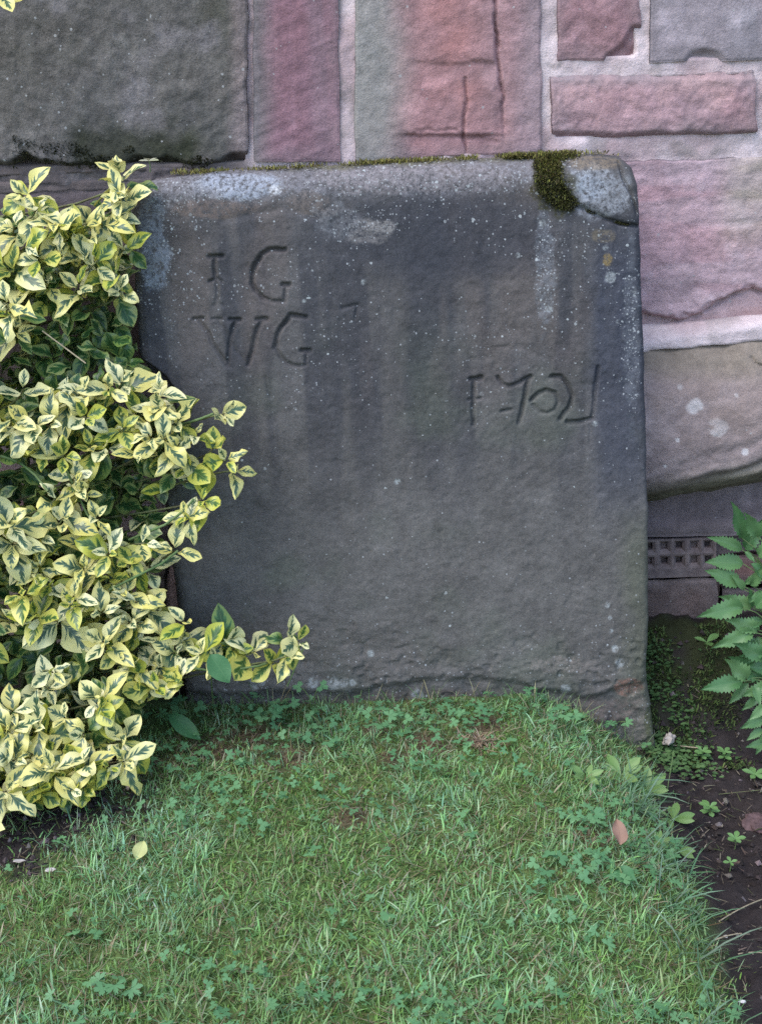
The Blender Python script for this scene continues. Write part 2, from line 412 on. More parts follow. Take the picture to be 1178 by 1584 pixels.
# large lichened block, upper left
def colA(c, px, py, x, z):
    m = sstep(0.45, 0.7, fbm(x * 7, z * 7, 101, 4)); c = lerp(c, (0.070, 0.068, 0.045), m * 0.5)
    m = sstep(0.5, 0.75, fbm(x * 16, z * 16, 102, 4)); c = lerp(c, (0.19, 0.17, 0.17), m * 0.8)
    m = sstep(70, 20, np.abs(py - 232) + 20 * fbm(x * 30, z * 30, 7, 3)) * sstep(90, 130, px) * sstep(320, 290, px); c = lerp(c, (0.030, 0.034, 0.018), m * 0.8)
    m = sstep(345, 372, px + 14 * (fbm(x * 8, z * 8, 3, 3) - .5)); c = lerp(c, (0.25, 0.19, 0.19), m * 0.5)
    return c
def dispA(px, py, x, z):
    low = 0.040 * sstep(236, 258, py + 46 * (fbm(x * 15, z * 9, 55, 4) - 0.5))
    g = (px * 0.75 + py); a = (px - py * 0.75)
    tool = 0.0034 * (vnoise(g * 0.11 + 1.5 * fbm(x * 12, z * 12, 12, 3), a * 0.012, 13) - 0.5) * sstep(235, 330, px) * sstep(.35, .6, fbm(x * 11, z * 11, 16, 3))
    return low + tool + 0.007 * (fbm(x * 6, z * 6, 61, 3) - 0.5)
block([(-290, TOPY), (379, TOPY), (386, 258), (-290, 268)], ((0.085, 0.078, 0.068), (0.155, 0.140, 0.132)), 1, 0.004, 0.0024, 0.004, 0.010, disp=dispA, colorize=colA, mat=M_dark)
# narrow purple block
def colB(c, px, py, x, z):
    m = sstep(440, 385, px + 20 * (fbm(x * 14, z * 14, 17, 3) - 0.5)); c = lerp(c, (0.165, 0.155, 0.15), m * 0.9)
    m = sstep(0.5, 0.8, fbm(x * 50, z * 2, 18, 2)) * 0.35; return lerp(c, (0.20, 0.16, 0.18), m)
block([(391, TOPY), (519, TOPY), (526, 249), (392, 250)], ((0.255, 0.135, 0.155), (0.23, 0.14, 0.168)), 2, 0.0015, 0.0024, 0.002, 0.004,
      disp=lambda px, py, x, z: 0.0012 * (vnoise((px * 0.45 + py) * 0.16, (px - py * 0.45) * 0.01, 14) - 0.5), colorize=colB, wob=2)
# block with green left third and cracked red right
CR1 = [(762, -170), (764, 10), (768, 60), (770, 95), (772, 110), (778, 150), (778, 235)]
CR2 = [(720, 120), (722, 160), (718, 185), (716, 205), (722, 235)]
CR3 = [(640, 96), (690, 92), (720, 88), (735, 98), (760, 104)]
CR4 = [(630, 210), (660, 200), (700, 205), (722, 214), (770, 218)]
def colC(c, px, py, x, z):
    f = px + 40 * (fbm(x * 8, z * 8, 25, 4) - 0.5)
    m = sstep(650, 590, f); c = lerp(c, (0.275, 0.265, 0.245), m * 0.85)
    m = sstep(640, 690, f) * sstep(760, 700, f) * sstep(0.3, 0.6, fbm(x * 9, z * 9, 28, 3)); c = lerp(c, (0.40, 0.185, 0.17), m * 0.85)
    m = sstep(770, 830, f); c = lerp(c, (0.31, 0.23, 0.245), m * 0.8)
    return c
def dispC(px, py, x, z):
    d = carve(px, py, CR1, 3.5, 0.012) * sstep(240, 90, py) + carve(px, py, CR1, 18, 0.002) + carve(px, py, CR2, 3.2, 0.008) + carve(px, py, CR3, 4, 0.0012) + carve(px, py, CR4, 4, 0.002)
    d = d - 0.004 * sstep(100, 92, py + 10 * (fbm(x * 20, z * 20, 33, 3) - .5)) * sstep(640, 670, px) * sstep(768, 762, px) + 0.006 * sstep(205, 212, py) * sstep(600, 640, px) * sstep(790, 750, px)
    return d + 0.005 * (fbm(x * 14, z * 14, 35, 4) - 0.5) * sstep(600, 680, px)
block([(546, TOPY), (836, TOPY), (838, 238), (549, 252)], ((0.33, 0.175, 0.178), (0.345, 0.215, 0.222)), 3, 0.0025, 0.0024, 0.001, 0.008, disp=dispC, colorize=colC)
# upper right: chipped dark rose block, lilac block
def dispD(px, py, x, z):
    ch = seg_dist(px, py, [(950, 96), (975, 78), (986, 55)])
    return 0.012 * sstep(20, 6, ch) + 0.010 * sstep(0, 30, px + py - 1048 + 16 * (fbm(x * 30, z * 30, 41, 3) - .5)) + 0.006 * (fbm(x * 16, z * 16, 43, 4) - .5)
block([(859, TOPY), (986, TOPY), (990, 94), (861, 96)], ((0.27, 0.15, 0.158), (0.33, 0.195, 0.208)), 4, 0.004, 0.0024, 0.0, 0.008, disp=dispD)
def dispE(px, py, x, z):
    return 0.010 * sstep(26, 12, np.hypot((px - 1090) / 1.4, py - 98))
block([(1006, TOPY), (1490, TOPY), (1490, 86), (1004, 97)], ((0.30, 0.245, 0.265), (0.345, 0.29, 0.305)), 5, 0.0012, 0.0024, 0.0, 0.005, disp=dispE, wob=2)
def colF(c, px, py, x, z):
    m = sstep(140, 112, py + 30 * (fbm(x * 14, z * 14, 47, 3) - .5)); c = lerp(c, (0.24, 0.20, 0.21), m * 0.8)
    return lerp(c, (0.44, 0.28, 0.275), sstep(.5, .75, fbm(x * 12, z * 12, 49, 4)) * .6)
def dispF(px, py, x, z):
    return 0.013 * (fbm(x * 15, z * 15, 51, 5, 0.62) - 0.5) - 0.003 * sstep(118, 150, py) + 0.014 * sstep(200, 216, py + 10 * (fbm(x * 20, z * 6, 52, 3) - .5)) + 0.010 * sstep(125, 113, py)
block([(851, 116), (1168, 108), (1168, 205), (852, 219)], ((0.36, 0.205, 0.215), (0.39, 0.265, 0.28)), 6, 0.004, 0.0024, 0.004, 0.008, disp=dispF, colorize=colF)
block([(1184, 106), (1490, 98), (1490, 194), (1184, 203)], ((0.31, 0.185, 0.19), (0.34, 0.24, 0.245)), 7, 0.004, 0.006, 0.003, 0.010)
# big pink block right of the gravestone
CRG = [(980, 480), (1010, 488), (1050, 496), (1085, 486), (1110, 468), (1140, 452), (1165, 446), (1190, 452), (1240, 444), (1330, 460)]
def colG(c, px, py, x, z):
    m = sstep(1080, 1150, px + 60 * (fbm(x * 8, z * 8, 54, 3) - .5)) * sstep(420, 300, py); c = lerp(c, (0.34, 0.31, 0.23), m * 0.7)
    below = (py > np.interp(px, [p[0] for p in CRG], [p[1] for p in CRG])).astype(float)
    c = lerp(c, (0.37, 0.245, 0.24), below * 0.8)
    m = sstep(.5, .7, fbm(x * 5, z * 40, 56, 3)); return lerp(c, (0.47, 0.36, 0.385), m * .45)
def dispG(px, py, x, z):
    yy = np.interp(px, [p[0] for p in CRG], [p[1] for p in CRG])
    return 0.014 * sstep(-3, 4, py - yy) + carve(px, py, CRG, 7, 0.008) + 0.0022 * (vnoise((py + .05 * px) * 0.09 + 1.2 * fbm(x * 10, z * 20, 57, 3), px * .012, 59) - .5) + 0.005 * (fbm(x * 7, z * 20, 58, 5, .6) - .5)
block([(846, 252), (1490, 232), (1490, 478), (850, 520)], ((0.44, 0.27, 0.295), (0.44, 0.31, 0.335)), 8, 0.003, 0.0024, 0.0, 0.010, disp=dispG, colorize=colG)
# rounded plinth boulder with undercut bottom
def bulgeH(S, T, x, z):
    prof = np.sqrt(np.clip(1 - ((T - 0.50) / 0.53) ** 2, 0, 1))
    end = np.clip(1 - np.clip((S - 0.62) / 0.38, 0, 1) ** 2.5, 0, 1) * np.clip(1 - np.clip((0.12 - S) / 0.12, 0, 1) ** 2, 0, 1)
    cut = 0.09 * sstep(0.66, 1.0, T) ** 1.6
    return -(0.100 * prof * (0.35 + 0.65 * end)) + 0.02 + cut
def colH(c, px, py, x, z):
    m = sstep(690, 745, py + 0.25 * (px - 1080)); c = lerp(c, (0.15, 0.145, 0.085), m * 0.75)
    for cx, cy, r in ((1057, 612, 11), (1093, 642, 13), (1037, 585, 4), (1120, 596, 4), (1130, 678, 5), (1012, 700, 3), (1030, 660, 3)):
        m = sstep(1.15, 0.8, np.hypot(px - cx, py - cy) / (r * (0.35 + 1.3 * fbm(x * 70, z * 70, 63, 3)))); c = lerp(c, (0.58, 0.54, 0.54), m * 0.95)
    m = sstep(.48, .7, fbm(x * 9, z * 9, 64, 4)) * sstep(700, 620, py); c = lerp(c, (0.25, 0.19, 0.17), m * .7)
    m = sstep(590, 548, py + 20 * (fbm(x * 12, z * 12, 66, 3) - .5)); return lerp(c, (0.19, 0.165, 0.12), m * .6)
def dispH(px, py, x, z):
    lay = 0.011 * sstep(640, 740, py + 0.28 * (px - 1050)) * (vnoise((py + 0.35 * px) * 0.075 + 1.6 * fbm(x * 12, z * 12, 67, 3), (px - .35 * py) * .011, 70) - .5)
    return lay + 0.006 * (fbm(x * 11, z * 11, 68, 4) - .5) + carve(px, py, [(1150, 545), (1180, 562)], 4, 0.006)
block([(850, 545), (1290, 505), (1290, 762), (850, 826)], ((0.25, 0.195, 0.19), (0.33, 0.265, 0.26)), 9, 0.003, 0.0024, 0.0, 0.012, depth=0.16, disp=dispH, colorize=colH, bulge=bulgeH, wob=8)
block([(1304, 510), (1490, 500), (1490, 720), (1304, 730)], ((0.27, 0.20, 0.19), (0.30, 0.23, 0.22)), 10, 0.004, 0.006, 0.03, 0.02)
# recessed smooth band above the air brick
block([(850, 758), (1490, 738), (1490, 826), (850, 838)], ((0.16, 0.125, 0.13), (0.19, 0.15, 0.155)), 11, 0.0012, 0.006, -0.020, 0.006, wob=1.5, rough=0.4,
      disp=lambda px, py, x, z: -0.010 * sstep(808, 820, py + 0.02 * (px - 1000)))
# footing stones under the air brick
block([(850, 904), (1112, 899), (1112, 1040), (850, 1050)], ((0.13, 0.095, 0.09), (0.17, 0.125, 0.12)), 12, 0.006, 0.005, -0.012, 0.012)
block([(1120, 868), (1490, 850), (1490, 900), (1120, 908)], ((0.20, 0.10, 0.085), (0.18, 0.11, 0.10)), 13, 0.004, 0.006, -0.016, 0.008)
block([(1120, 914), (1490, 908), (1490, 1040), (1120, 1046)], ((0.13, 0.095, 0.09), (0.17, 0.125, 0.12)), 14, 0.006, 0.006, -0.012, 0.012)
# left, below the lichened block: crumbling ledge course and dark stone
def dispL(px, py, x, z): return 0.016 * (fbm(x * 26, z * 26, 71, 4, 0.6) - 0.5)
def colL(c, px, py, x, z): return lerp(c, (0.17, 0.15, 0.15), sstep(.5, .7, fbm(x * 35, z * 35, 73, 3)) * .7)
block([(-290, 272), (352, 256), (352, 279), (-290, 297)], ((0.055, 0.045, 0.04), (0.10, 0.08, 0.08)), 15, 0.006, 0.0024, -0.004, 0.010, disp=dispL, colorize=colL)
block([(-290, 302), (392, 284), (398, 560), (-290, 580)], ((0.115, 0.085, 0.085), (0.135, 0.105, 0.105)), 16, 0.002, 0.008, -0.004, 0.006)
block([(406, 268), (836, 262), (838, 560), (408, 570)], (PINK, ROSE), 17, 0.003, 0.015, 0.0, 0.008)
block([(-290, 592), (300, 585), (300, 830), (-290, 840)], (ROSE, LILAC), 18, 0.003, 0.012, -0.004, 0.008)
block([(312, 585), (836, 580), (836, 830), (312, 830)], (PINK, LILAC), 19, 0.003, 0.015, -0.004, 0.008)
block([(-290, 850), (240, 842), (240, 1080), (-290, 1090)], (ROSE, GREEN_), 20, 0.003, 0.012, -0.004, 0.010)
block([(252, 842), (838, 842), (838, 1080), (252, 1080)], (ROSE, GREEN_), 21, 0.003, 0.015, -0.004, 0.010)
# the wall goes on outside the picture
def plain_block(x0, x1, z0, z1, seed):
    c = [(PINK, ROSE), (ROSE, LILAC), (PINK, LILAC), (GREEN_, ROSE)][seed % 4]
    q = []
    for x, z in ((x0, z1), (x1, z1), (x1, z0), (x0, z0)):
        a, b = project(np.array([[x, WY, z]])); q.append((float(a[0]), float(b[0])))
    block(q, c, seed, 0.003, 0.03, 0.0, 0.012)
XL = min(at_y(-290, y, WY)[0] for y in (TOPY, 1080)) - 0.012; XR = max(at_y(1490, y, WY)[0] for y in (TOPY, 1080)) + 0.012
ZT = max(at_y(x, TOPY, WY)[2] for x in (-290, 1490)) + 0.012
sd = 40
for (xa, xb, za, zb) in ((-3.2, XL - 0.0, -0.05, ZT), (XR, 3.2, -0.05, ZT), (-3.2, 3.2, ZT, 2.7)):
    z = za
    while z < zb - 0.05:
        h = min(random.uniform(0.22, 0.36), zb - z); h = zb - z if zb - z - h < 0.12 else h
        x = xa
        while x < xb - 0.05:
            w = random.uniform(0.35, 0.7); w = xb - x if xb - x - w < 0.25 else w
            plain_block(x + 0.006, x + w - 0.006, z + 0.006, z + h - 0.006, sd); sd += 1; x += w
        z += h

def build_mortar():
    xs = np.concatenate([np.linspace(-3.2, -0.8, 13)[:-1], np.linspace(-0.8, 0.9, 426), np.linspace(0.9, 3.2, 13)[1:]])
    zs = np.concatenate([np.linspace(-0.3, 0.0, 6)[:-1], np.linspace(0.0, 1.6, 401), np.linspace(1.6, 2.7, 7)[1:]])
    X, Z = np.meshgrid(xs, zs, indexing='ij')
    near = ((np.abs(X) < 0.95) & (Z < 1.65) & (Z > -0.02)).astype(float)
    Y = WY + 0.0050 + near * (-0.009 * (fbm(X * 30, Z * 30, 81, 4) - 0.5) - 0.003 * (fbm(X * 90, Z * 90, 82, 3) - 0.5))
    px, py = project(np.stack([X, np.full(X.shape, WY), Z], -1).reshape(-1, 3)); px = px.reshape(X.shape); py = py.reshape(X.shape)
    # hidden deep behind the undercut band and the foot of the wall
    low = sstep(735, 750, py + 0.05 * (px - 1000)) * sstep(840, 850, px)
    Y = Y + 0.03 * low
    # bed joint above the boulder: mortar struck forward as a sloping fillet
    yt = 517 - 0.155 * (px - 1000); fil = sstep(-14, 10, py - yt) * sstep(70, 30, py - yt) * sstep(840, 850, px) * sstep(1490, 1300, px)
    Y = Y - 0.034 * fil
    wide = sstep(20, 8, np.abs(py - (226 - 0.04 * (px - 1000)))) * sstep(840, 850, px); Y = Y - 0.004 * wide * fbm(X * 8, Z * 50, 83, 3)
    n = fbm(X * 25, Z * 25, 85, 4)[..., None]
    C = np.array([0.47, 0.355, 0.36]) * (1 - n) + np.array([0.70, 0.585, 0.585]) * n
    C = lerp(C, (0.40, 0.27, 0.275), sstep(.5, .7, fbm(X * 12, Z * 12, 87, 4)) * .6); C = lerp(C, (0.25, 0.21, 0.20), sstep(.56, .72, fbm(X * 30, Z * 30, 88, 4)) * .55)
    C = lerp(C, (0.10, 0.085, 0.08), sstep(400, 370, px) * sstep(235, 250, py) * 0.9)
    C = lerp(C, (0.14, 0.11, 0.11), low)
    C = lerp(C, (0.55, 0.47, 0.48), fil * 0.6)
    for q in BLOCK_QUADS:                             # the mortar bed lies deep behind each stone's middle
        ins = np.full(X.shape, 1e9)
        for (x0, z0), (x1, z1) in zip(q, q[1:] + q[:1]):
            l = math.hypot(x1 - x0, z1 - z0); ins = np.minimum(ins, -((X - x0) * (z1 - z0) - (Z - z0) * (x1 - x0)) / l * -1.0 * 1.0)
        Y = Y + 0.05 * sstep(0.007, 0.012, ins)
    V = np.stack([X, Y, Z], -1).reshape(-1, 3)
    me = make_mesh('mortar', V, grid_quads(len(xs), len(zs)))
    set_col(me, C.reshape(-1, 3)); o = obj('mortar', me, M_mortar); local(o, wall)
    # solid core of the wall behind the facing
    bx = np.array([[x, y, z] for x in (-3.2, 3.2) for y in (WY + 0.10, WY + 0.55) for z in (-0.3, 2.72)])
    me = make_mesh('wall_core', bx, [(0, 1, 3, 2), (4, 6, 7, 5), (0, 4, 5, 1), (2, 3, 7, 6), (1, 5, 7, 3), (0, 2, 6, 4)], smooth=False)
    local(obj('wall_core', me, simple_material('rubble_core', (0.25, 0.2, 0.18), (0.2, 0.15, 0.14), 12)), wall)
build_mortar()

def build_air_brick():
    holes = [(r, c) for r in range(2) for c in range(10)]
    o3 = at_y(1030, 851, WY); ex = at_y(1053, 850.2, WY) - o3; ez = at_y(1030, 874, WY) - o3
    def P(c, r, d): return o3 + ex * c + ez * r + np.array([0, 0.014 + d, 0])
    cs = [-6.0]; 
    V, Q = [], []
    def quad(a, b, c, d):
        i = len(V); V.extend([a, b, c, d]); Q.append((i, i + 1, i + 2, i + 3))
    hw, ow = 0.22, 0.37
    c0, c1, rt, rb = -5.6, 4.0, -0.52, 2.0
    for r in range(2):
        za, zb = (rt if r == 0 else 0.5), (0.5 if r == 0 else 1.5)
        for c in range(-5, 4):
            xa, xb = (c - 0.5, c + 0.5)
            hd = random.choice([.06, .03, .014, .05]); k = 0.12 * (random.random() - .5); cx, cz = c + k, r + 0.03 * (random.random() - .5)
            O = [(xa, za), (xb, za), (xb, zb), (xa, zb)]; I = [(cx - ow, cz - ow), (cx + ow, cz - ow), (cx + ow, cz + ow), (cx - ow, cz + ow)]
            H = [(cx - hw, cz - hw), (cx + hw, cz - hw), (cx + hw, cz + hw), (cx - hw, cz + hw)]
            for e in range(4):
                f = (e + 1) % 4
                quad(P(*O[e], 0), P(*O[f], 0), P(*I[f], 0.001), P(*I[e], 0.001))
                quad(P(*I[e], 0.001), P(*I[f], 0.001), P(*H[f], 0.006), P(*H[e], 0.006))
                quad(P(*H[e], 0.006), P(*H[f], 0.006), P(*H[f], hd), P(*H[e], hd))
            quad(P(*H[0], hd), P(*H[1], hd), P(*H[2], hd), P(*H[3], hd))
    quad(P(-5.5, 1.5, 0), P(3.5, 1.5, 0), P(3.5, 2.1, 0.001), P(-5.5, 2.1, 0.001))
    for c in (-5.5, 3.5): quad(P(c, rt, 0), P(c, 2.1, 0), P(c, 2.1, 0.07), P(c, rt, 0.07))
    quad(P(-5.5, rt, 0), P(3.5, rt, 0), P(3.5, rt, 0.07), P(-5.5, rt, 0.07))
    quad(P(-5.5, 2.1, 0.001), P(3.5, 2.1, 0.001), P(3.5, 2.1, 0.07), P(-5.5, 2.1, 0.07))
    me = make_mesh('air_brick', np.array(V), Q, smooth=False)
    o = obj('air_brick', me, simple_material('old_terracotta', (0.15, 0.115, 0.115), (0.24, 0.19, 0.185), 45, 0.95, 0.9))
    o['label'] = 'grimy terracotta air brick with two rows of square holes'; local(o, wall)
build_air_brick()

# ------------------------------------------------------------------ gravestone
grave = empty('gravestone', (0, 0, 0))
tag(grave, 'dark weathered gravestone slab carved 1721 leaning on the wall', 'gravestone')
LET = []                                             # (polyline in photo pixels, half width px, depth m)
def zl(ox, oy, k, pts): return [(ox + x / k, oy + y / k) for x, y in pts]
A_ = lambda *pts: zl(300, 360, 5.89, pts)
B_ = lambda *pts: zl(700, 550, 4.53, pts)
LET += [(A_((145, 212), (255, 212)), 4.5, .0055), (A_((192, 212), (190, 420)), 4.2, .005), (A_((140, 445), (185, 428), (215, 418), (250, 445)), 3.6, .0045), (A_((195, 430), (212, 500), (215, 600), (190, 660)), 4.0, .004), (A_((215, 610), (262, 660)), 3, .002)]
LET += [(A_((830, 152), (690, 150), (620, 205), (560, 290), (528, 370)), 5.0, .006), (A_((528, 370), (525, 460), (560, 530), (630, 600), (700, 630), (820, 632)), 4.2, .0045), (A_((830, 625), (842, 480)), 3.8, .0035), (A_((812, 476), (872, 476)), 4.5, .0055)]
LET += [(A_((0, 787), (90, 790)), 4, .005), (A_((172, 790), (248, 790)), 3.6, .004), (A_((325, 796), (418, 794)), 4.2, .0055), (A_((565, 787), (662, 785)), 4.2, .0055),
        (A_((40, 795), (130, 930), (205, 1080), (290, 1205)), 4.6, .004), (A_((370, 800), (345, 880), (325, 1050), (300, 1205)), 4.6, .005), (A_((215, 795), (300, 930), (400, 1090), (465, 1200)), 4.0, .0022), (A_((612, 790), (570, 880), (530, 1060), (485, 1205)), 4.6, .005)]
LET += [(A_((1020, 770), (940, 757), (880, 750)), 4.5, .0055), (A_((890, 750), (850, 800), (790, 870), (752, 960), (742, 1050)), 4.6, .005), (A_((742, 1050), (790, 1130), (850, 1180), (930, 1208), (1015, 1208)), 4.0, .0042), (A_((1015, 1208), (1010, 1080)), 3.6, .0032), (A_((978, 1076), (1050, 1072)), 4.4, .0055)]
LET += [(B_((128, 165), (198, 160)), 4.5, .0055), (B_((148, 168), (150, 300), (140, 490)), 4.2, .0045), (B_((118, 310), (200, 306)), 3.2, .003)]
LET += [(B_((318, 158), (350, 198), (400, 218), (460, 200), (548, 148)), 4.2, .0055), (B_((530, 165), (505, 320), (465, 472)), 4.4, .005), (B_((345, 390), (412, 384)), 3, .003)]
LET += [(B_((695, 145), (760, 155), (812, 205), (836, 290), (815, 370), (748, 448)), 4.4, .005), (B_((556, 318), (600, 262), (650, 242), (712, 262)), 4.2, .005), (B_((712, 262), (735, 320), (712, 380), (660, 405), (610, 396), (565, 350)), 3.8, .0025), (B_((800, 466), (870, 466), (978, 438)), 4.4, .006)]
LET += [(B_((1018, 80), (996, 250), (978, 440)), 4.4, .0045), (B_((958, 480), (962, 600)), 3, .001)]
LET += [([(528, 475), (553, 473)], 4, .0028), ([(553, 475), (549, 492)], 3.5, .003), ([(770, 537), (785, 536)], 3.5, .0014), ([(410, 585), (418, 615)], 3, .0015)]

def build_gravestone():
    outL = [(268, 1290), (285, 1100), (282, 1000), (268, 900), (250, 800), (243, 740), (236, 640), (226, 585), (212, 545), (206, 450), (201, 360), (200, 320), (203, 300), (212, 286), (232, 276)]
    outR = [(1024, 1290), (1019, 1200), (1010, 1110), (1001, 1040), (1003, 950), (1001, 760), (997, 560), (992, 430), (989, 330), (986, 285), (978, 258), (962, 241), (940, 236)]
    L = np.array([on_stone(*p) for p in outL]); R = np.array([on_stone(*p) for p in outR])
    topp = np.array([on_stone(*p) for p in [(232, 276), (330, 264), (450, 259), (600, 250), (760, 243), (880, 237), (940, 236)]])
    v0 = -0.22; nS, nT = 470, 600
    vt = np.array([min(L[-1, 1], R[-1, 1])] )[0]
    t = np.linspace(0, 1, nT); t = 1 - (1 - t) ** 1.0
    s = np.linspace(0, 1, nS); s = 0.5 - 0.5 * np.cos(np.pi * s) * 0.35 + (s - 0.5) * 0.65 - 0.5 * 0 ; s = (s - s[0]) / (s[-1] - s[0])
    S, T = np.meshgrid(s, t, indexing='ij')
    # every column runs from v0 up to the top line; left/right outlines bend the columns
    vtop = np.interp(S, (topp[:, 0] - topp[0, 0]) / (topp[-1, 0] - topp[0, 0]), topp[:, 1])
    Vv = v0 + (vtop - v0) * T
    vl = v0 + (L[-1, 1] - v0) * T; vr = v0 + (R[-1, 1] - v0) * T
    xl = np.interp(vl, L[:, 1], L[:, 0]); xr = np.interp(vr, R[:, 1], R[:, 0])
    xl = xl + 0.006 * (fbm(Vv * 20, 0 * Vv, 201, 4) - 0.5); xr = xr + 0.006 * (fbm(Vv * 20, 0 * Vv, 203, 4) - 0.5)
    U = xl + (xr - xl) * S
    Vv = Vv + 0.004 * (fbm(U * 18, 0 * U, 205, 4) - 0.5) * T
    P0 = U[..., None] * np.array([1.0, 0, 0]) + Vv[..., None] * SV
    px, py = project(P0.reshape(-1, 3)); px = px.reshape(U.shape); py = py.reshape(U.shape)
    dl, dr, dt = (U - xl), (xr - U), (vtop - Vv)
    def rnd(d, r): return np.where(d < r, r - np.sqrt(np.maximum(r * r - (r - d) ** 2, 0)), 0)
    rv = fbm(Vv * 9, U * 9, 207, 3)
    rec = rnd(dl, 0.014 + 0.012 * rv) + rnd(dr, 0.006 + 0.010 * rv) + rnd(dt, 0.030 + 0.02 * rv)
    rec = np.minimum(rec, 0.07)
    D = -rec
    D += 0.010 * (fbm(U * 4, Vv * 4, 211, 3) - 0.5) + 0.0030 * (fbm(U * 30, Vv * 30, 213, 4) - 0.5) + 0.0012 * (fbm(U * 130, Vv * 130, 215, 2) - 0.5)
    lowm = sstep(930, 1060, py + 60 * (fbm(U * 8, Vv * 8, 217, 3) - .5))
    D += lowm * (0.010 * (fbm(U * 22, Vv * 34, 219, 4, 0.6) - 0.55) - 0.004 * np.abs(fbm(U * 45, Vv * 60, 221, 3) - 0.5))
    pit = sstep(0.66, 0.76, fbm(U * 60, Vv * 60, 223, 2)) * (0.25 + lowm); D -= 0.0022 * pit
    # overhanging flake line near the foot
    yl = np.interp(px, [280, 560, 640, 740, 830, 900, 985, 1010], [1068, 1062, 1045, 1040, 1058, 1070, 1044, 1040]) + 16 * (fbm(U * 25, Vv * 4, 225, 3) - .5)
    D -= 0.009 * sstep(0, 16, py - yl)
    # broken left edge
    brk = [(196, 548), (228, 562), (255, 582), (268, 600), (272, 640), (262, 700), (256, 780), (262, 850)]
    bx = np.interp(py, [p[1] for p in brk], [p[0] for p in brk]) + 6 * (fbm(U * 40, Vv * 40, 227, 3) - .5)
    inside = sstep(3, -9, px - bx) * sstep(548, 560, py) * sstep(960, 840, py); D -= 0.020 * inside
    # spalled oval on the top right corner
    ov = [(868, 262), (866, 285), (878, 305), (900, 322), (930, 336), (958, 346), (985, 350)]
    oy_ = np.interp(px, [p[0] for p in ov[1:]], [p[1] for p in ov[1:]]) + 5 * (fbm(U * 60, Vv * 60, 229, 3) - .5)
    spall = ((py < oy_) & (px > 866)).astype(float) * sstep(864, 872, px)
    D += 0.0035 * spall * sstep(0, 14, oy_ - py) + 0.004 * spall * (fbm(U * 26, Vv * 26, 231, 3) - .5)
    D -= 0.009 * np.clip(1 - seg_dist(px, py, ov[1:]) / 4.5, 0, 1)
    D -= 0.006 * np.clip(1 - seg_dist(px, py, [(958, 250), (962, 275), (975, 300), (984, 330)]) / 3.5, 0, 1)
    # faint flake above the first G and hollow marks
    D -= 0.002 * np.clip(1 - seg_dist(px, py, [(345, 340), (400, 330), (440, 322), (490, 338)]) / 9, 0, 1)
    # carved letters: V-cut, worn
    wear = 0.25 + 1.3 * fbm(U * 30, Vv * 30, 233, 3)
    G = np.zeros(U.shape); wob = 2.2
    qx = px + wob * (fbm(U * 55, Vv * 55, 235, 2) - .5) * 2; qy = py + wob * (fbm(U * 55, Vv * 55, 237, 2) - .5) * 2
    for pts, w, dep in LET:
        xs_ = [p[0] for p in pts]; ys_ = [p[1] for p in pts]
        m = (px > min(xs_) - 12) & (px < max(xs_) + 12) & (py > min(ys_) - 12) & (py < max(ys_) + 12)
        d = seg_dist(qx[m], qy[m], pts); w2 = w * 1.15
        G[m] = np.maximum(G[m], dep * 1.45 * np.clip(1 - (d / w2) ** 1.2, 0, 1) ** 1.15)
    D -= G * wear
    P = P0 + D[..., None] * SN
    thick = 0.10
    V = P.reshape(-1, 3); quads = grid_quads(nS, nT)
    idx = np.arange(nS * nT).reshape(nS, nT)
    loop = np.concatenate([idx[:, 0], idx[-1, 1:], idx[-2::-1, -1], idx[0, -2:0:-1]])
    rings = [V]; base = P0.reshape(-1, 3)[loop]; prev = loop; allq = [quads]; off = len(V)
    nl = len(loop); k = np.arange(nl); k2 = (k + 1) % nl
    for f in np.linspace(0.0, 1.0, 9)[1:]:
        start = V[loop] * (1 - f) + (base - SN * thick) * f
        start = start + (0.004 * (fbm(start[:, 0] * 30 + start[:, 2] * 30, start[:, 1] * 40, 241, 3) - .5))[:, None] * np.array([1, 0, 1])
        rings.append(start); cur = off + k
        allq.append(np.stack([prev[k2], prev[k], cur[k], cur[k2]], 1)); prev = cur; off += nl
    me = make_mesh('slab', np.concatenate(rings), np.concatenate(allq))
    # colour of the stone, its stains and lichens
    hgt = sstep(1050, 300, py)[..., None]
    n1 = fbm(U * 6, Vv * 6, 251, 5)[..., None]; st = fbm(U * 26, Vv * 2.2, 253, 4); n3 = fbm(U * 20, Vv * 20, 255, 4)
    c = np.array([0.110, 0.103, 0.097]) * (1 - hgt) + np.array([0.085, 0.080, 0.081]) * hgt
    c = c * (0.80 + 0.40 * n1) * (0.82 + 0.36 * n3[..., None])
    c = lerp(c, (0.049, 0.049, 0.056), sstep(.45, .64, st) * sstep(900, 560, py) * sstep(290, 340, py) * 0.8)
    c = lerp(c, (0.120, 0.100, 0.092), sstep(.5, .68, fbm(U * 18, Vv * 3, 257, 3)) * sstep(700, 500, py) * 0.55)
    c = lerp(c, (0.082, 0.094, 0.070), sstep(.5, .7, fbm(U * 7, Vv * 7, 259, 4)) * sstep(450, 620, py) * 0.4)
    c = lerp(c, (0.050, 0.054, 0.072), sstep(60, 20, np.abs(px - 955 - 20 * (n3 - .5))) * sstep(300, 420, py) * sstep(860, 700, py) * 0.75)
    c = lerp(c, (0.088, 0.092, 0.066), sstep(940, 990, px + 40 * (n3 - .5)) * sstep(760, 860, py) * 0.7)
    c = lerp(c, (0.043, 0.044, 0.053), sstep(1.1, .5, np.hypot((px - 680) / 260, (py - 350) / 85) + .7 * (n3 - .5) + .5 * (st - .5)) * .75)
    cb = c.copy()
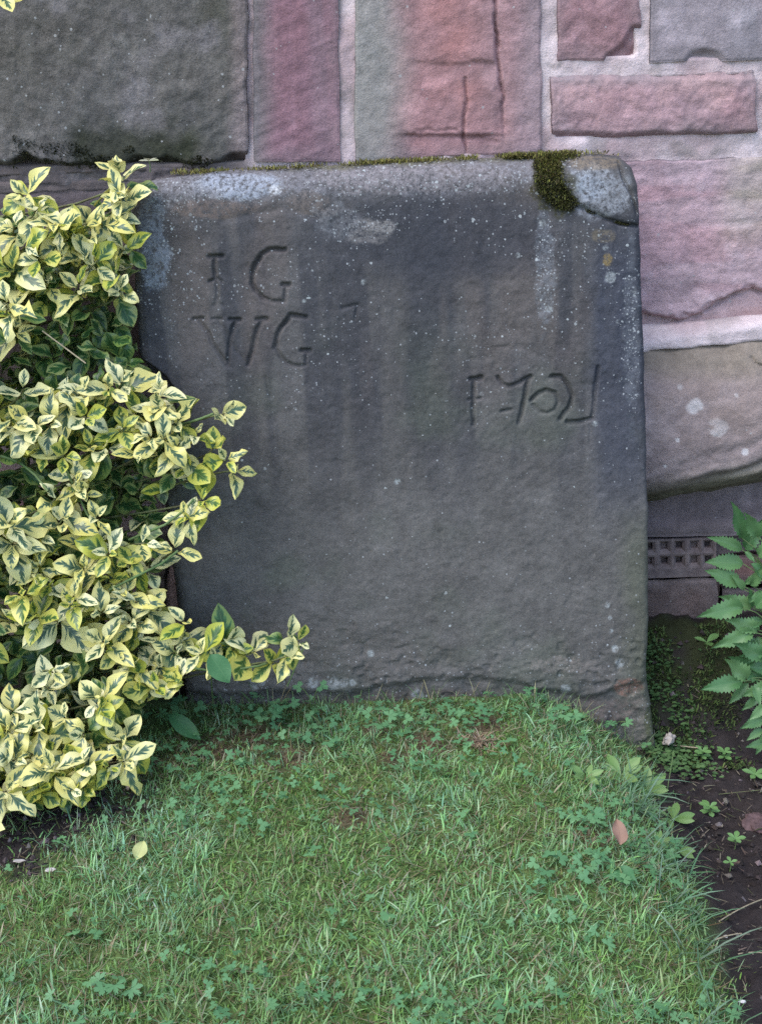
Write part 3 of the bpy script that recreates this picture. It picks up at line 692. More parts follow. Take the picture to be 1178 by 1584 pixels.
    def patch(c, cx, cy, rx, ry, colr, amt, sd, sc=30):
        r = np.hypot((px - cx) / rx, (py - cy) / ry) + 0.9 * (fbm(U * sc, Vv * sc, sd, 4) - .5)
        return lerp(c, colr, sstep(1.05, 0.75, r) * amt)
    topband = sstep(322, 292, py + 34 * (n3 - .5) + 0.05 * (px - 600) ) * sstep(205, 240, px) * sstep(850, 820, px)
    c = lerp(c, (0.195, 0.185, 0.20), topband * 0.75)
    c = patch(c, 370, 286, 75, 22, (0.30, 0.32, 0.37), 0.9, 261); c = patch(c, 425, 294, 12, 8, (0.5, 0.5, 0.52), 0.9, 262)
    c = patch(c, 285, 300, 60, 24, (0.21, 0.20, 0.21), 0.7, 263)
    c = patch(c, 238, 395, 24, 75, (0.24, 0.26, 0.30), 0.85, 264); c = patch(c, 232, 340, 26, 40, (0.19, 0.20, 0.22), .7, 265)
    c = patch(c, 345, 322, 75, 18, (0.15, 0.115, 0.10), .8, 266); c = patch(c, 480, 318, 40, 22, (0.16, 0.13, 0.115), .7, 267)
    c = patch(c, 640, 275, 190, 24, (0.23, 0.20, 0.205), .6, 268); c = patch(c, 565, 360, 45, 22, (0.24, 0.22, 0.21), .4, 269, 60)
    c = patch(c, 590, 350, 26, 10, (0.27, 0.25, 0.24), .7, 270, 60); c = patch(c, 520, 345, 40, 35, (0.17, 0.17, 0.18), .5, 271, 60)
    c = patch(c, 925, 296, 58, 52, (0.25, 0.255, 0.275), .85 , 272) ; c = patch(c, 905, 290, 32, 26, (0.30, 0.32, 0.36), .85, 273); c = patch(c, 925, 252, 40, 14, (0.20, 0.155, 0.11), .7, 274)
    c = patch(c, 842, 420, 16, 110, (0.20, 0.215, 0.24), .38, 275, 50); c = patch(c, 975, 520, 14, 150, (0.20, 0.21, 0.23), .25, 276, 60)
    c = patch(c, 938, 402, 9, 11, (0.21, 0.15, 0.06), .8, 277); c = patch(c, 930, 365, 20, 12, (0.16, 0.13, 0.09), .6, 278)
    c = patch(c, 972, 1062, 26, 16, (0.20, 0.11, 0.085), .8, 279); c = patch(c, 985, 1110, 22, 40, (0.19, 0.165, 0.14), .7, 280); c = patch(c, 930, 1100, 60, 24, (0.13, 0.10, 0.09), .6, 281)
    c = patch(c, 870, 1030, 60, 14, (0.19, 0.165, 0.15), .6, 282, 60); c = patch(c, 640, 1090, 200, 20, (0.10, 0.08, 0.07), .6, 284)
    c = patch(c, 1006, 1140, 8, 60, (0.07, 0.08, 0.035), .8, 285)
    c = patch(c, 856, 285, 38, 46, (0.055, 0.05, 0.02), .9, 291, 50); c = lerp(c, (0.085, 0.08, 0.025), sstep(.010, .0, dt + .012 * (fbm(U * 40, Vv * 40, 293, 3) - .5)) * sstep(430, 460, px) * sstep(900, 880, px) * .8)
    for cx, cy, r in ((943, 428, 9), (848, 478, 6), (936, 383, 4), (484, 1057, 8), (515, 1058, 9), (532, 1057, 7), (545, 1057, 6), (395, 1058, 9), (402, 1055, 8), (573, 1044, 5), (573, 1013, 6), (646, 1080, 11), (800, 395, 4), (615, 745, 5), (562, 436, 4), (955, 497, 4), (825, 1083, 6), (938, 935, 4), (942, 955, 3), (944, 975, 3.5), (950, 1003, 5), (745, 610, 3), (470, 466, 3), (920, 655, 4), (980, 450, 4), (840, 345, 6), (958, 1026, 7), (875, 1066, 8)):
        c = lerp(c, (0.30, 0.315, 0.315), sstep(1.2, 0.75, np.hypot(px - cx, py - cy) / (r * (0.7 + 0.6 * fbm(U * 120, Vv * 120, 287, 2)))) * 0.85)
    cb = lerp(cb, (0.030, 0.030, 0.034), sstep(0.0012, 0.004, G) * 0.2)
    c = lerp(c, (0.030, 0.030, 0.034), sstep(0.0012, 0.004, G) * 0.2)      # colour darkened in the cut letters
    lich = 0.02 + 0.15 * sstep(760, 400, py) * sstep(.42, .62, n3) + 0.25 * sstep(.5, .75, fbm(U * 9, Vv * 5, 289, 4)) * sstep(650, 380, py)
    lich += 0.75 * sstep(1, .3, np.hypot((px - 845) / 26, (py - 420) / 120)) + 0.95 * sstep(1, .2, np.hypot((px - 974) / 22, (py - 520) / 150)) + .5 * sstep(1, .3, np.hypot((px - 240) / 45, (py - 380) / 110))
    lich += .5 * sstep(1, .3, np.hypot((px - 570) / 70, (py - 350) / 45)) + .4 * topband + .6 * spall * sstep(.4, .6, n3) + 0.12 * lowm
    lich = np.clip(lich, 0, 1)
    C = np.clip(c, .01, .8).reshape(-1, 3); side = np.broadcast_to(np.array([0.085, 0.082, 0.072]), (nl, 3))
    edgec = C[loop]; cols = [C]; ls = [lich.ravel()]
    for i, f in enumerate(np.linspace(0.0, 1.0, 9)[1:]):
        cols.append(edgec * (1 - f) + side * f); ls.append(np.full(nl, 0.12))
    set_col(me, np.concatenate(cols)); cols[0] = np.clip(cb, .01, .8).reshape(-1, 3); set_col(me, np.concatenate(cols), 'ColB'); set_f(me, np.concatenate(ls), 'lich')
    o = obj('slab', me, M_grave, grave)
    return
build_gravestone()

# ------------------------------------------------------------------ blades (grass, moss): many thin bent strips in one mesh
def blades(base, length, width, heading, lean, curve, color, twist=None):
    n = len(base); base = np.asarray(base, float)
    hx, hy = np.cos(heading), np.sin(heading)
    H = np.stack([hx, hy, np.zeros(n)], 1); Wd = np.stack([-hy, hx, np.zeros(n)], 1)
    if twist is not None: Wd = Wd * np.cos(twist)[:, None] + np.array([0, 0, 1]) * np.sin(twist)[:, None]
    ks = np.array([0, 0.4, 0.75, 1.0]); rows = []
    pos = base.copy(); prev = 0
    for i, k in enumerate(ks):
        if i:
            a = lean + curve * (k + prev) / 2
            pos = pos + (length * (k - prev))[:, None] * (H * np.sin(a)[:, None] + np.array([0, 0, 1]) * np.cos(a)[:, None])
        w = width * (0.8, 1.0, 0.75, 0.0)[i] * 0.5
        if i < 3: rows += [pos - Wd * w[:, None], pos + Wd * w[:, None]]
        else: rows.append(pos)
        prev = k
    V = np.stack(rows, 1).reshape(-1, 3); b = np.arange(n) * 7
    Q = np.concatenate([np.stack([b, b + 1, b + 3, b + 2], 1), np.stack([b + 2, b + 3, b + 5, b + 4], 1)]); Tt = np.stack([b + 4, b + 5, b + 6], 1)
    return V, Q, Tt, np.repeat(color, 7, 0)
def blade_object(name, args_list, material):
    Vs, Qs, Ts, Cs = [], [], [], []; off = 0
    for a in args_list:
        V, Q, T, C = a; Vs.append(V); Qs.append(Q + off); Ts.append(T + off); Cs.append(C); off += len(V)
    me = make_mesh(name, np.concatenate(Vs), np.concatenate(Qs), np.concatenate(Ts)); set_col(me, np.concatenate(Cs))
    return obj(name, me, material)

def vary(cols, n, jit=0.22):
    cols = np.asarray(cols, float); c = cols[RNG.integers(0, len(cols), n)]
    return c * (1 + jit * RNG.uniform(-1, 1, (n, 1))) * (1 + 0.08 * RNG.uniform(-1, 1, (n, 3)))

# moss cushion along the top edge and hanging over the face
def build_moss():
    out = []
    def add(px, py, push, L, cols):
        n = len(px); base = np.array([on_plane(a, b, S0 + SN * d, SN) for a, b, d in zip(px, py, push)])
        out.append(blades(base, L * RNG.uniform(.6, 1.3, n), RNG.uniform(.0010, .0020, n), RNG.uniform(0, 6.28, n), RNG.uniform(0, 1.7, n), RNG.uniform(0, 1.2, n), vary(cols, n, .5)))
    OL = [(0.16, 0.155, 0.035), (0.12, 0.12, 0.03), (0.20, 0.18, 0.05), (0.09, 0.07, 0.03)]; DK = [(0.05, 0.05, 0.016), (0.085, 0.085, 0.02), (0.035, 0.03, 0.014), (0.13, 0.13, 0.035)]
    n = 16000; x = RNG.uniform(265, 960, n); yt = np.interp(x, [300, 450, 600, 760, 880, 940, 965], [266, 259, 250, 243, 237, 236, 243])
    dens = np.clip(fbm(x * 0.03, x * 0, 301, 3) * 1.5 - .35, 0, 1) * np.interp(x, [265, 300, 430, 450, 760, 790, 885, 900, 960], [.3, .4, .5, 1, 1, 1, 1, .4, .3]); keep = RNG.random(n) < dens; x, yt = x[keep], yt[keep]
    add(x, yt + RNG.uniform(-1, 4, len(x)) , -RNG.uniform(0.022, 0.085, len(x)), .0065, OL)
    n = 2600; x = RNG.uniform(780, 890, n); yt = np.interp(x, [780, 880], [242, 237]); add(x, yt + RNG.uniform(-2, 8, n), -RNG.uniform(.025, .055, n), .006, OL)
    n = 9000; x = RNG.uniform(812, 905, n); y = RNG.uniform(240, 326, n)
    cx = np.interp(y, [240, 260, 285, 300, 315, 326], [862, 850, 850, 856, 868, 876]); hw = np.interp(y, [240, 262, 290, 305, 316, 326], [34, 24, 26, 30, 26, 12])
    k = np.abs(x - cx + 14 * (fbm(x * .08, y * .08, 305, 3) - .5)) < hw * RNG.uniform(.55, 1.15, n); x, y = x[k], y[k]
    t = sstep(250, 290, y)
    rec = np.interp(y, [240, 262, 285], [-.026, -.008, .001])
    add(x, y, rec + RNG.uniform(-.002, .004, len(x)), .0045, DK); 
    m = RNG.random(len(x)) < (1 - t) * .8; add(x[m], y[m], rec[m] + .003, .0055, OL)
    n = 500; s = RNG.random(n); x = np.interp(s, [0, .5, 1], [880, 940, 985]); y = np.interp(s, [0, .5, 1], [312, 340, 350]) + RNG.uniform(-2, 3, n); k = fbm(x * .06, y * 0, 307, 2) > .5; add(x[k], y[k], np.full(k.sum(), -.004), .005, DK)
    o = blade_object('moss', out, M_moss); o.parent = grave; o['kind'] = 'stuff'; o['label'] = 'olive green moss cushion on the top edge'
build_moss()

def build_wall_moss():
    n = 3800; x = RNG.uniform(20, 335, n); y = RNG.uniform(208, 262, n)
    k = fbm(x * .022, y * .05, 311, 3) > .50 + .004 * np.abs(y - 240); x, y = x[k], y[k]; n = len(x)
    base = np.array([at_y(a, b, WY - .004) for a, b in zip(x, y)])
    a = [blades(base, RNG.uniform(.003, .008, n), np.full(n, .0017), RNG.uniform(3.6, 5.8, n), RNG.uniform(.3, 1.5, n), RNG.uniform(0, .8, n), vary([(0.035, 0.038, 0.015), (0.055, 0.055, 0.02), (0.025, 0.025, 0.013)], n, .4))]
    o = blade_object('wall_moss', a, M_moss); o['kind'] = 'stuff'; local(o, wall)
build_wall_moss()

# ------------------------------------------------------------------ leaf meshes
def leaf_mesh(name, wid, nv=7, nu=5, fold=0.25, droop=0.25, shape='ovate', serr=0.0, teeth=7, wavy=0.0, rnd=0.0, chew=0.0):
    """unit-length leaf: base at the origin, along +Y, face up +Z"""
    t = np.linspace(0, 1, nv); u = np.linspace(-1, 1, nu)
    if shape == 'ovate': w = np.sin(np.pi * np.clip(t, 0, 1) ** 0.92) ** 0.80
    elif shape == 'obovate': w = np.sin(np.pi * np.clip(t, 0, 1) ** 1.45) ** 0.8 + 0.06 * (1 - t)
    else: w = np.sin(np.pi * np.clip(t, 0, 1) ** 0.72) ** 1.05
    w = w * (1 - 0.06 * (t > 0.97)) + 0.02 * (1 - t)
    U, T = np.meshgrid(u, t, indexing='ij')
    W = np.interp(T, t, w) * wid * 0.5
    if chew > 0: W = W * (1 - chew * sstep(.5, .72, vnoise(T * 5 + rnd * 50, U * 1.2 + rnd * 30, 3)) * (np.abs(U) > .4))
    if serr > 0:
        saw = (T * teeth) % 1.0; W = W * (1 + serr * (saw - 0.5) * (np.abs(U) > 0.9)); 
    X = U * W; Y = T - 0.10 * np.abs(U) * 0 + (serr * 0.25 * (np.abs(U) > .9) * ((T * teeth) % 1.0) / teeth if serr > 0 else 0)
    Z = fold * np.abs(X) * (1 - 0.3 * T) - droop * (T ** 2) * 0.5 + wavy * np.sin(T * 9 + rnd * 20) * np.abs(U) * 0.05 + wavy * 0.03 * np.sin(U * 2 + rnd * 9)
    V = np.stack([X, Y, Z], -1).reshape(-1, 3)
    me = make_mesh(name, V, grid_quads(nu, nv)); set_f(me, U.ravel(), 'lu'); set_f(me, T.ravel(), 'lt'); set_f(me, np.full(U.size, rnd), 'lr')
    return me, (V, grid_quads(nu, nv), U.ravel(), T.ravel())
class LeafPile:                                      # many leaves joined into one 'stuff' mesh
    def __init__(s): s.V, s.Q, s.u, s.t, s.r, s.off, s.mi = [], [], [], [], [], 0, []
    def add(s, data, M, mi=0):
        V, Q, u, t = data; A = np.array(M); W = V @ A[:3, :3].T + A[:3, 3]
        s.V.append(W); s.Q.append(Q + s.off); s.u.append(u); s.t.append(t); s.r.append(np.full(len(u), random.random())); s.off += len(V); s.mi += [mi] * len(Q)
    def build(s, name, mats):
        me = make_mesh(name, np.concatenate(s.V), np.concatenate(s.Q)); set_f(me, np.concatenate(s.u), 'lu'); set_f(me, np.concatenate(s.t), 'lt'); set_f(me, np.concatenate(s.r), 'lr')
        for m in mats: me.materials.append(m)
        me.polygons.foreach_set('material_index', np.array(s.mi, np.int32)); return obj(name, me)
def leaf_matrix(p, d, n, length, wscale=1.0):
    d = np.asarray(d, float); d = d / np.linalg.norm(d); n = np.asarray(n, float); n = n - d * np.dot(n, d); n = n / (np.linalg.norm(n) + 1e-9)
    x = np.cross(d, n)
    return Matrix(((x[0] * length * wscale, d[0] * length, n[0] * length, p[0]), (x[1] * length * wscale, d[1] * length, n[1] * length, p[1]), (x[2] * length * wscale, d[2] * length, n[2] * length, p[2]), (0, 0, 0, 1)))

# ------------------------------------------------------------------ variegated euonymus shrub
def ystone(z): return max(z, 0) * math.tan(LEAN)
def build_shrub():
    kinds = []
    for mi, mat in enumerate((M_cream, M_lime, M_green)):
        vs = []
        for k in range(12):
            me, data = leaf_mesh('euonymus_leaf', random.uniform(.56, .76), 9, 5, random.uniform(.1, .6), random.uniform(-.25, .75), random.choice(['ovate', 'ovate', 'ovate', 'obovate']), wavy=random.uniform(.3, 2.2), rnd=random.random(), chew=random.choice([0, 0, 0, 0, .3, .5]))
            me.materials.append(mat); vs.append((me, data))
        kinds.append(vs)
    root = empty('variegated_shrub', tuple(on_ground(60, 1230))); tag(root, 'sprawling cream and green variegated shrub growing over the left edge of the gravestone', 'shrub')
    TIPS = """190,290,1.1 186,264,1.1 182,305,1 178,330,1 158,345,1 32,300,1 58,322,1 88,345,1 105,352,.9 22,350,1 38,382,1 12,415,1 60,402,1 104,372,1 132,392,1 152,402,1.1 176,418,1 142,366,1 10,470,1 22,508,.9 72,432,1 186,385,1 120,440,.9 185,450,.9 48,450,1
36,602,1.15 100,622,1.1 124,606,1 134,645,1.1 168,602,.9 188,592,1 246,604,1 244,632,1 230,672,1.05 270,655,1 276,695,1 302,672,1 340,640,1.1 322,694,1 342,712,1.05 290,722,1 358,728,1.1 312,772,.9 286,798,.8 160,688,1.15 100,704,1 62,690,1 18,650,1 76,656,1 192,662,1 118,738,.9 210,640,1 255,680,.9 215,700,1 45,655,.9 140,690,.9
16,808,1.3 20,842,1 62,832,1 98,802,.9 86,772,.9 130,764,.9 118,752,.8 150,842,1 168,856,1 232,872,1.1 268,846,1 168,892,1.2 76,902,1 114,922,1.05 60,882,1 110,936,1 158,948,1 54,952,1 92,964,1.2 222,942,1 236,954,.9 286,962,1 284,988,.9 214,930,.9 200,962,.9 30,920,1 20,960,1 130,880,1 190,915,.9 40,860,.9 150,800,.8 225,840,.9 200,870,.9
160,992,1 206,1026,1.05 212,1052,1 246,1034,1.05 240,1062,1.1 274,1052,1 76,1064,1 82,1040,.9 310,1012,1 332,1020,.9 362,1004,1.2 394,1008,1.1 430,1026,1 446,1014,1 462,992,1 180,1010,.9 270,1010,.9 245,990,.9
56,1126,1.2 72,1142,1.1 8,1130,1.1 22,1176,1.1 50,1166,1.1 104,1166,1.1 126,1192,1 150,1088,.9 158,1098,1 186,1148,1.2 192,1178,1 140,1208,1 86,1224,1 80,1202,1 10,1238,1 26,1204,1 130,1232,.9 60,1232,1 100,1110,.9 130,1140,.9 4,1160,1 170,1200,.9 110,1236,.8 20,1100,1 0,-14,1""".split()
    leaves = []; stems = []
    def depth(px, py):
        y = np.interp(py, [0, 250, 400, 550, 700, 850, 1000, 1100, 1250], [.12, .08, .03, -.01, -.06, -.09, -.12, -.19, -.30]) - .06 * (1 - min(px, 300) / 300)
        return float(y)
    def place(px, py, extra=0.0):
        y = depth(px, py) + random.uniform(-.02, .02) + extra
        p = at_y(px, py, y)
        if px > 190:
            lim = ystone(p[2]) - .028
            if y > lim: p = at_y(px, py, lim - random.uniform(0, .02))
        g = float(ground_h(p[0], p[1])) + .02
        return p
    for s in TIPS:
        a, b, c = s.split(','); px, py, sz = float(a), float(b), float(c); px += 8 * (px > 320) * (py < 800); py -= 14 * (py > 1190)
        p = place(px, py)
        ax = np.array([random.uniform(-.4, .55), -0.75 + random.uniform(-.3, .3), 0.55 + random.uniform(-.4, .4)])
        if px > 330: ax += np.array([.5, 0, -.1])
        if py < 300 and px > 150: ax = np.array([-.1, -.35, 1.0])
        ax /= np.linalg.norm(ax)
        e1 = np.cross(ax, np.array([.3, .2, .9])); e1 /= np.linalg.norm(e1); e2 = np.cross(ax, e1)
        ph = random.uniform(0, 3.14); pairs = random.choice([2, 3, 3, 4])
        lime = random.random() < (.16 if py < 760 else .28)
        for k in range(pairs):
            for sgn in (0, 1):
                if random.random() < .16: continue
                th = ph + k * math.pi / 2 + sgn * math.pi + random.uniform(-.3, .3)
                spread = math.radians([34, 60, 80, 98][k] + random.uniform(-14, 14))
                rad = e1 * math.cos(th) + e2 * math.sin(th)
                d = ax * math.cos(spread) + rad * math.sin(spread)
                nrm = ax * math.sin(spread) - rad * math.cos(spread) * .6 + np.array([0, -.1, .35])
                L = .047 * sz * (.60, .92, 1.05, 1.0)[k] * random.choice([random.uniform(.55, .85), random.uniform(.75, 1.1), random.uniform(.85, 1.18)])
                q = p - ax * (.009 * k) + rad * .003
                tip = q + d * L
                if tip[0] > -.40 and tip[1] > ystone(tip[2]) - .006 and tip[2] < .84:      # bend off the slab's face
                    d = d + np.array([0, -1.0, 0]) * ((tip[1] - ystone(tip[2]) + .012) / L); d /= np.linalg.norm(d)
                kind = 2 if (k == 3 and random.random() < .5) else (1 if (lime and random.random() < .8) or random.random() < .06 or k == 3 else 0)
                leaves.append((kind, leaf_matrix(q, d, nrm, L, random.uniform(.85, 1.12)), q, L))
        down = np.array([-.10 - .12 * random.random() - max(px - 200, 0) * .0005, .07 + .05 * random.random(), -.07])
        mid = p - ax * .05; end = p + down
        if px > 200: mid[1] = min(mid[1], ystone(mid[2]) - .012); end[1] = min(end[1], ystone(end[2]) - .006)
        stems.append(bez(p, mid, end, 6))
    # rank by how near they are to the viewer's side: the 300 largest become single leaves
    order = sorted(range(len(leaves)), key=lambda i: leaves[i][2][1] * 1.0 - leaves[i][3] * 3)
    pile = LeafPile()
    for rank, i in enumerate(order):
        kind, M, q, L = leaves[i]; me, data = random.choice(kinds[kind])
        if rank < 298:
            o = obj('leaf', me); o.parent = root; o.matrix_world = M
            o.matrix_parent_inverse = Matrix.Translation(root.location).inverted(); o.matrix_basis = M
        else: pile.add(data, M, kind)
    # older leaves deeper in the bush
    sil = [(250, 205), (330, 200), (450, 200), (545, 205), (600, 250), (640, 300), (720, 300), (790, 240), (850, 250), (900, 235), (960, 260), (1000, 290), (1060, 270), (1100, 200), (1200, 190), (1240, 120)]
    for fi in range(2300):
        py = random.uniform(325, 1235); mx = np.interp(py, [s[0] for s in sil], [s[1] for s in sil]) - 12
        px = random.uniform(-160, mx)
        ex = random.uniform(.03, .12) if fi < 1200 else random.uniform(.10, .22); y = depth(px, py) + ex
        p = at_y(px, py, y)
        if p[2] < ground_h(p[0], p[1]) + .015: continue
        if px > 195:
            lim = ystone(p[2]) - .02
            if y > lim: p = at_y(px, py, lim - random.uniform(0, .02))
        if p[1] > WY - .03: p = at_y(px, py, WY - .04)
        d = np.array([random.uniform(-1, 1), random.uniform(-1, .1), random.uniform(-.9, .8)])
        nrm = np.array([random.uniform(-.5, .5), -.6, .8])
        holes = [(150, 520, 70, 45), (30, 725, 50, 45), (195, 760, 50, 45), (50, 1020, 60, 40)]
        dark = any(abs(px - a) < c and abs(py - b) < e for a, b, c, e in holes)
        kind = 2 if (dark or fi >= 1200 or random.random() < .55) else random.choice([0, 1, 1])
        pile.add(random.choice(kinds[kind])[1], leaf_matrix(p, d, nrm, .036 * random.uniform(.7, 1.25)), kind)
    # the shrub goes on to the left of the picture
    for _ in range(1500):
        py = random.uniform(330, 1240); px = random.uniform(-420, -20); y = depth(0, py) + random.uniform(-.03, .05)
        p = at_y(px, py, y)
        if p[2] < ground_h(p[0], p[1]) + .015: continue
        d = np.array([random.uniform(-1, 1), random.uniform(-1, .1), random.uniform(-.7, .8)])
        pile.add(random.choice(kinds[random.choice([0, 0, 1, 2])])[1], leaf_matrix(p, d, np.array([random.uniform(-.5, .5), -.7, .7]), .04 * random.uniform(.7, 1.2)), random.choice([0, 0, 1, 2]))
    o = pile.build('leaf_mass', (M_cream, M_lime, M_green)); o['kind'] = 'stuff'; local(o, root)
    for pts in stems:
        V, Q = tube(pts, np.linspace(.0012, .0022, len(pts)), 5); local(obj('stem', make_mesh('stem', V, Q), M_bark), root)
    # main branches from the root to the canopy
    base = on_ground(60, 1200) + np.array([0, .16, 0])
    for tgt in ((40, 420), (150, 430), (90, 640), (230, 660), (70, 850), (180, 900), (60, 1100), (250, 1030), (-60, 700)):
        e = place(*tgt, extra=.07); b = base + np.array([random.uniform(-.08, .08), random.uniform(-.03, .05), -.02]); b[2] = ground_h(b[0], b[1]) - .02
        V, Q = tube(bez(b, (b + e) / 2 + np.array([0, .05, .05]), e, 9), np.linspace(.007, .003, 9), 7); local(obj('branch', make_mesh('branch', V, Q), M_bark), root)
    for pts in ([(330, 640), (310, 648), (285, 655), (250, 690)], [(300, 772), (285, 790), (255, 812), (200, 835)], [(470, 995), (440, 1016), (400, 1030), (340, 1040), (280, 1030)], [(275, 852), (250, 872), (210, 892), (170, 912)], [(150, 815), (135, 795), (118, 760), (100, 720)], [(75, 760), (55, 735), (30, 715), (0, 705)]):
        W = [place(*p) for p in pts]; yy = min(w[1] for w in W); W = np.array([at_y(p[0], p[1], w[1]) for p, w in zip(pts, W)])
        V, Q = tube(W, .0019, 6); local(obj('stem', make_mesh('stem', V, Q), M_stalk), root)
build_shrub()

# ------------------------------------------------------------------ lawn: grass, moss and low weeds
def lawn_points(n, x0=-1.5, x1=0.60, y0=-1.75, y1=0.005):
    x = RNG.uniform(x0, x1, n); y = RNG.uniform(y0, y1, n)
    e = lawn_edge(y); keep = x < e + 0.02 * RNG.standard_normal(n)
    bare = worn_soil(x, y); keep &= RNG.random(n) > bare * 0.86
    keep &= ((x > -.80) & (y > -.88)) | (RNG.random(n) < .28)
    keep &= ~((y > ystone_v(0) - .004) & (x > -.36))
    keep &= ~((x < -.3) & (y > -.10) & (RNG.random(n) < .8))
    return x[keep], y[keep]
def ystone_v(z): return z * math.tan(LEAN)
def build_lawn():
    args = []
    x, y = lawn_points(210000); cx, cy = lawn_points(11000); m = RNG.integers(0, len(cx), 52000); sp = RNG.uniform(.003, .012, len(cx))[m]
    qx = cx[m] + RNG.normal(0, 1, len(m)) * sp; qy = np.minimum(cy[m] + RNG.normal(0, 1, len(m)) * sp, -.006); clump = np.concatenate([np.full(len(x), -1), m]); x = np.concatenate([x, qx]); y = np.concatenate([y, qy])
    n = len(x); z = ground_h(x, y) - .003
    d = sstep(.16, .85, fbm(x * 6, y * 6, 401, 4) * 1.25 - .05 + .25 * sstep(-.2, -.7, y)); worn = thin_turf(x, y); k = RNG.random(n) < (.35 + .75 * d) * (1 - .72 * worn) * (1 - .5 * sstep(.5, .62, fbm(x * 8, y * 8, 405, 3))); k |= (clump >= 0) & (RNG.random(n) > .8 * worn); x, y, z, d, clump = x[k], y[k], z[k], d[k], clump[k]; n = len(x)
    L = (.008 + .017 * RNG.random(n) ** 1.7) * (.75 + .5 * d)
    straw = RNG.random(n) < (.05 + .45 * thin_turf(x, y) + .10 * sstep(.55, .75, fbm(x * 9, y * 9, 403, 3)))
    moss_c = sstep(.5, .62, fbm(x * 8, y * 8, 405, 3))
    c = vary([(0.215, 0.39, 0.14), (0.25, 0.44, 0.16), (0.175, 0.33, 0.11), (0.33, 0.48, 0.26), (0.215, 0.39, 0.20)], n)
    c = c * (1 - .5 * moss_c[:, None]) + vary([(0.16, 0.26, 0.06), (0.19, 0.28, 0.07)], n) * .5 * moss_c[:, None]
    tint = RNG.uniform(.75, 1.3, (6000, 1)) * RNG.uniform(.9, 1.1, (6000, 3)); c = np.where((clump >= 0)[:, None], c * tint[clump], c); L = np.where(clump >= 0, L * RNG.uniform(.7, 1.5, 6000)[clump], L)
    blu = sstep(.5, .66, fbm(x * 6, y * 6, 435, 3))[:, None]; c = c * (1 - .6 * blu) + c * np.array([.98, 1.02, 1.22]) * .6 * blu
    c[straw] = vary([(0.27, 0.23, 0.14), (0.21, 0.16, 0.09), (0.33, 0.30, 0.20)], int(straw.sum()))
    args.append(blades(np.stack([x, y, z], 1), L, RNG.uniform(.0008, .0017, n) * RNG.choice([.8, 1.0, 1.6], n), RNG.uniform(0, 6.28, n), RNG.uniform(.1, 1.2, n), RNG.uniform(.1, 1.1, n), c, RNG.uniform(-.5, .5, n)))
    # thatch lying flat
    x, y = lawn_points(26000); n = len(x)
    args.append(blades(np.stack([x, y, ground_h(x, y) + .004], 1), RNG.uniform(.012, .03, n), RNG.uniform(.0008, .0016, n), RNG.uniform(0, 6.28, n), RNG.uniform(1.1, 1.6, n), RNG.uniform(-.2, .2, n), vary([(0.22, 0.18, 0.11), (0.13, 0.10, 0.05), (0.28, 0.25, 0.17), (0.11, 0.13, 0.04)], n)))
    # longer blades at the foot of the slab
    n = 420; x = RNG.uniform(-.36, .43, n); y = -.008 - RNG.exponential(.022, n)
    args.append(blades(np.stack([x, y, ground_h(x, y)], 1), RNG.uniform(.015, .055, n), RNG.uniform(.0011, .0020, n), RNG.uniform(0, 6.28, n), RNG.uniform(.0, .8, n), RNG.uniform(.1, 1.0, n), vary([(0.12, 0.20, 0.08), (0.10, 0.18, 0.06), (0.17, 0.23, 0.11), (0.26, 0.24, 0.13)], n), RNG.uniform(-.8, .8, n)))
    # long blades hanging over the bed
    n = 330; y = RNG.choice([-.16, -.25, -.27, -.36, -.42, -.5, -.58, -.7, -.9], n) + RNG.normal(0, .022, n); x = lawn_edge(y) - RNG.uniform(0, .05, n)
    args.append(blades(np.stack([x, y, ground_h(x, y)], 1), RNG.uniform(.02, .085, n) * RNG.choice([.7, 1.0, 1.15], n), RNG.uniform(.0012, .0024, n), RNG.normal(-.2, .9, n), RNG.uniform(.35, 1.1, n), RNG.uniform(.3, 1.0, n), vary([(0.12, 0.22, 0.12), (0.15, 0.25, 0.16), (0.10, 0.20, 0.10)], n), RNG.uniform(-.6, .6, n)))
    o = blade_object('grass', args, M_blade); tag(o, 'short patchy green lawn grass in front of the gravestone', 'grass', kind='stuff')
    # moss among the grass
    x, y = lawn_points(200000); k = RNG.random(len(x)) < .30 + sstep(.42, .60, fbm(x * 8, y * 8, 405, 3)); k &= RNG.random(len(x)) > .6 * thin_turf(x, y); x, y = x[k], y[k]; n = len(x)
    a = [blades(np.stack([x, y, ground_h(x, y) - .001], 1), RNG.uniform(.004, .011, n), RNG.uniform(.0012, .0022, n), RNG.uniform(0, 6.28, n), RNG.uniform(.1, 1.3, n), RNG.uniform(0, .5, n), vary([(0.13, 0.25, 0.05), (0.17, 0.29, 0.065), (0.10, 0.20, 0.045), (0.18, 0.18, 0.07)], n, .35))]
    o = blade_object('lawn_moss', a, M_moss); tag(o, 'yellow green moss between the grass blades of the lawn', 'moss', kind='stuff')
    # dry reddish tuft of cut straw on the lawn
    n = 150; c0 = on_ground(742, 1152); th = RNG.uniform(0, 6.28, n); r = np.abs(RNG.normal(0, .5, n)); x = c0[0] + .045 * r * np.cos(th); y = c0[1] + .028 * r * np.sin(th)
    a = [blades(np.stack([x, y, ground_h(x, y) + .006], 1), RNG.uniform(.012, .034, n), RNG.uniform(.0010, .0018, n), RNG.uniform(0, 6.28, n), RNG.uniform(1.1, 1.6, n), RNG.uniform(-.1, .5, n), vary([(0.36, 0.28, 0.19), (0.26, 0.18, 0.12), (0.42, 0.35, 0.25)], n))]
    o = blade_object('straw_tuft', a, M_blade); tag(o, 'reddish dry straw tuft on the lawn near the foot of the gravestone', 'straw', kind='stuff')
build_lawn()

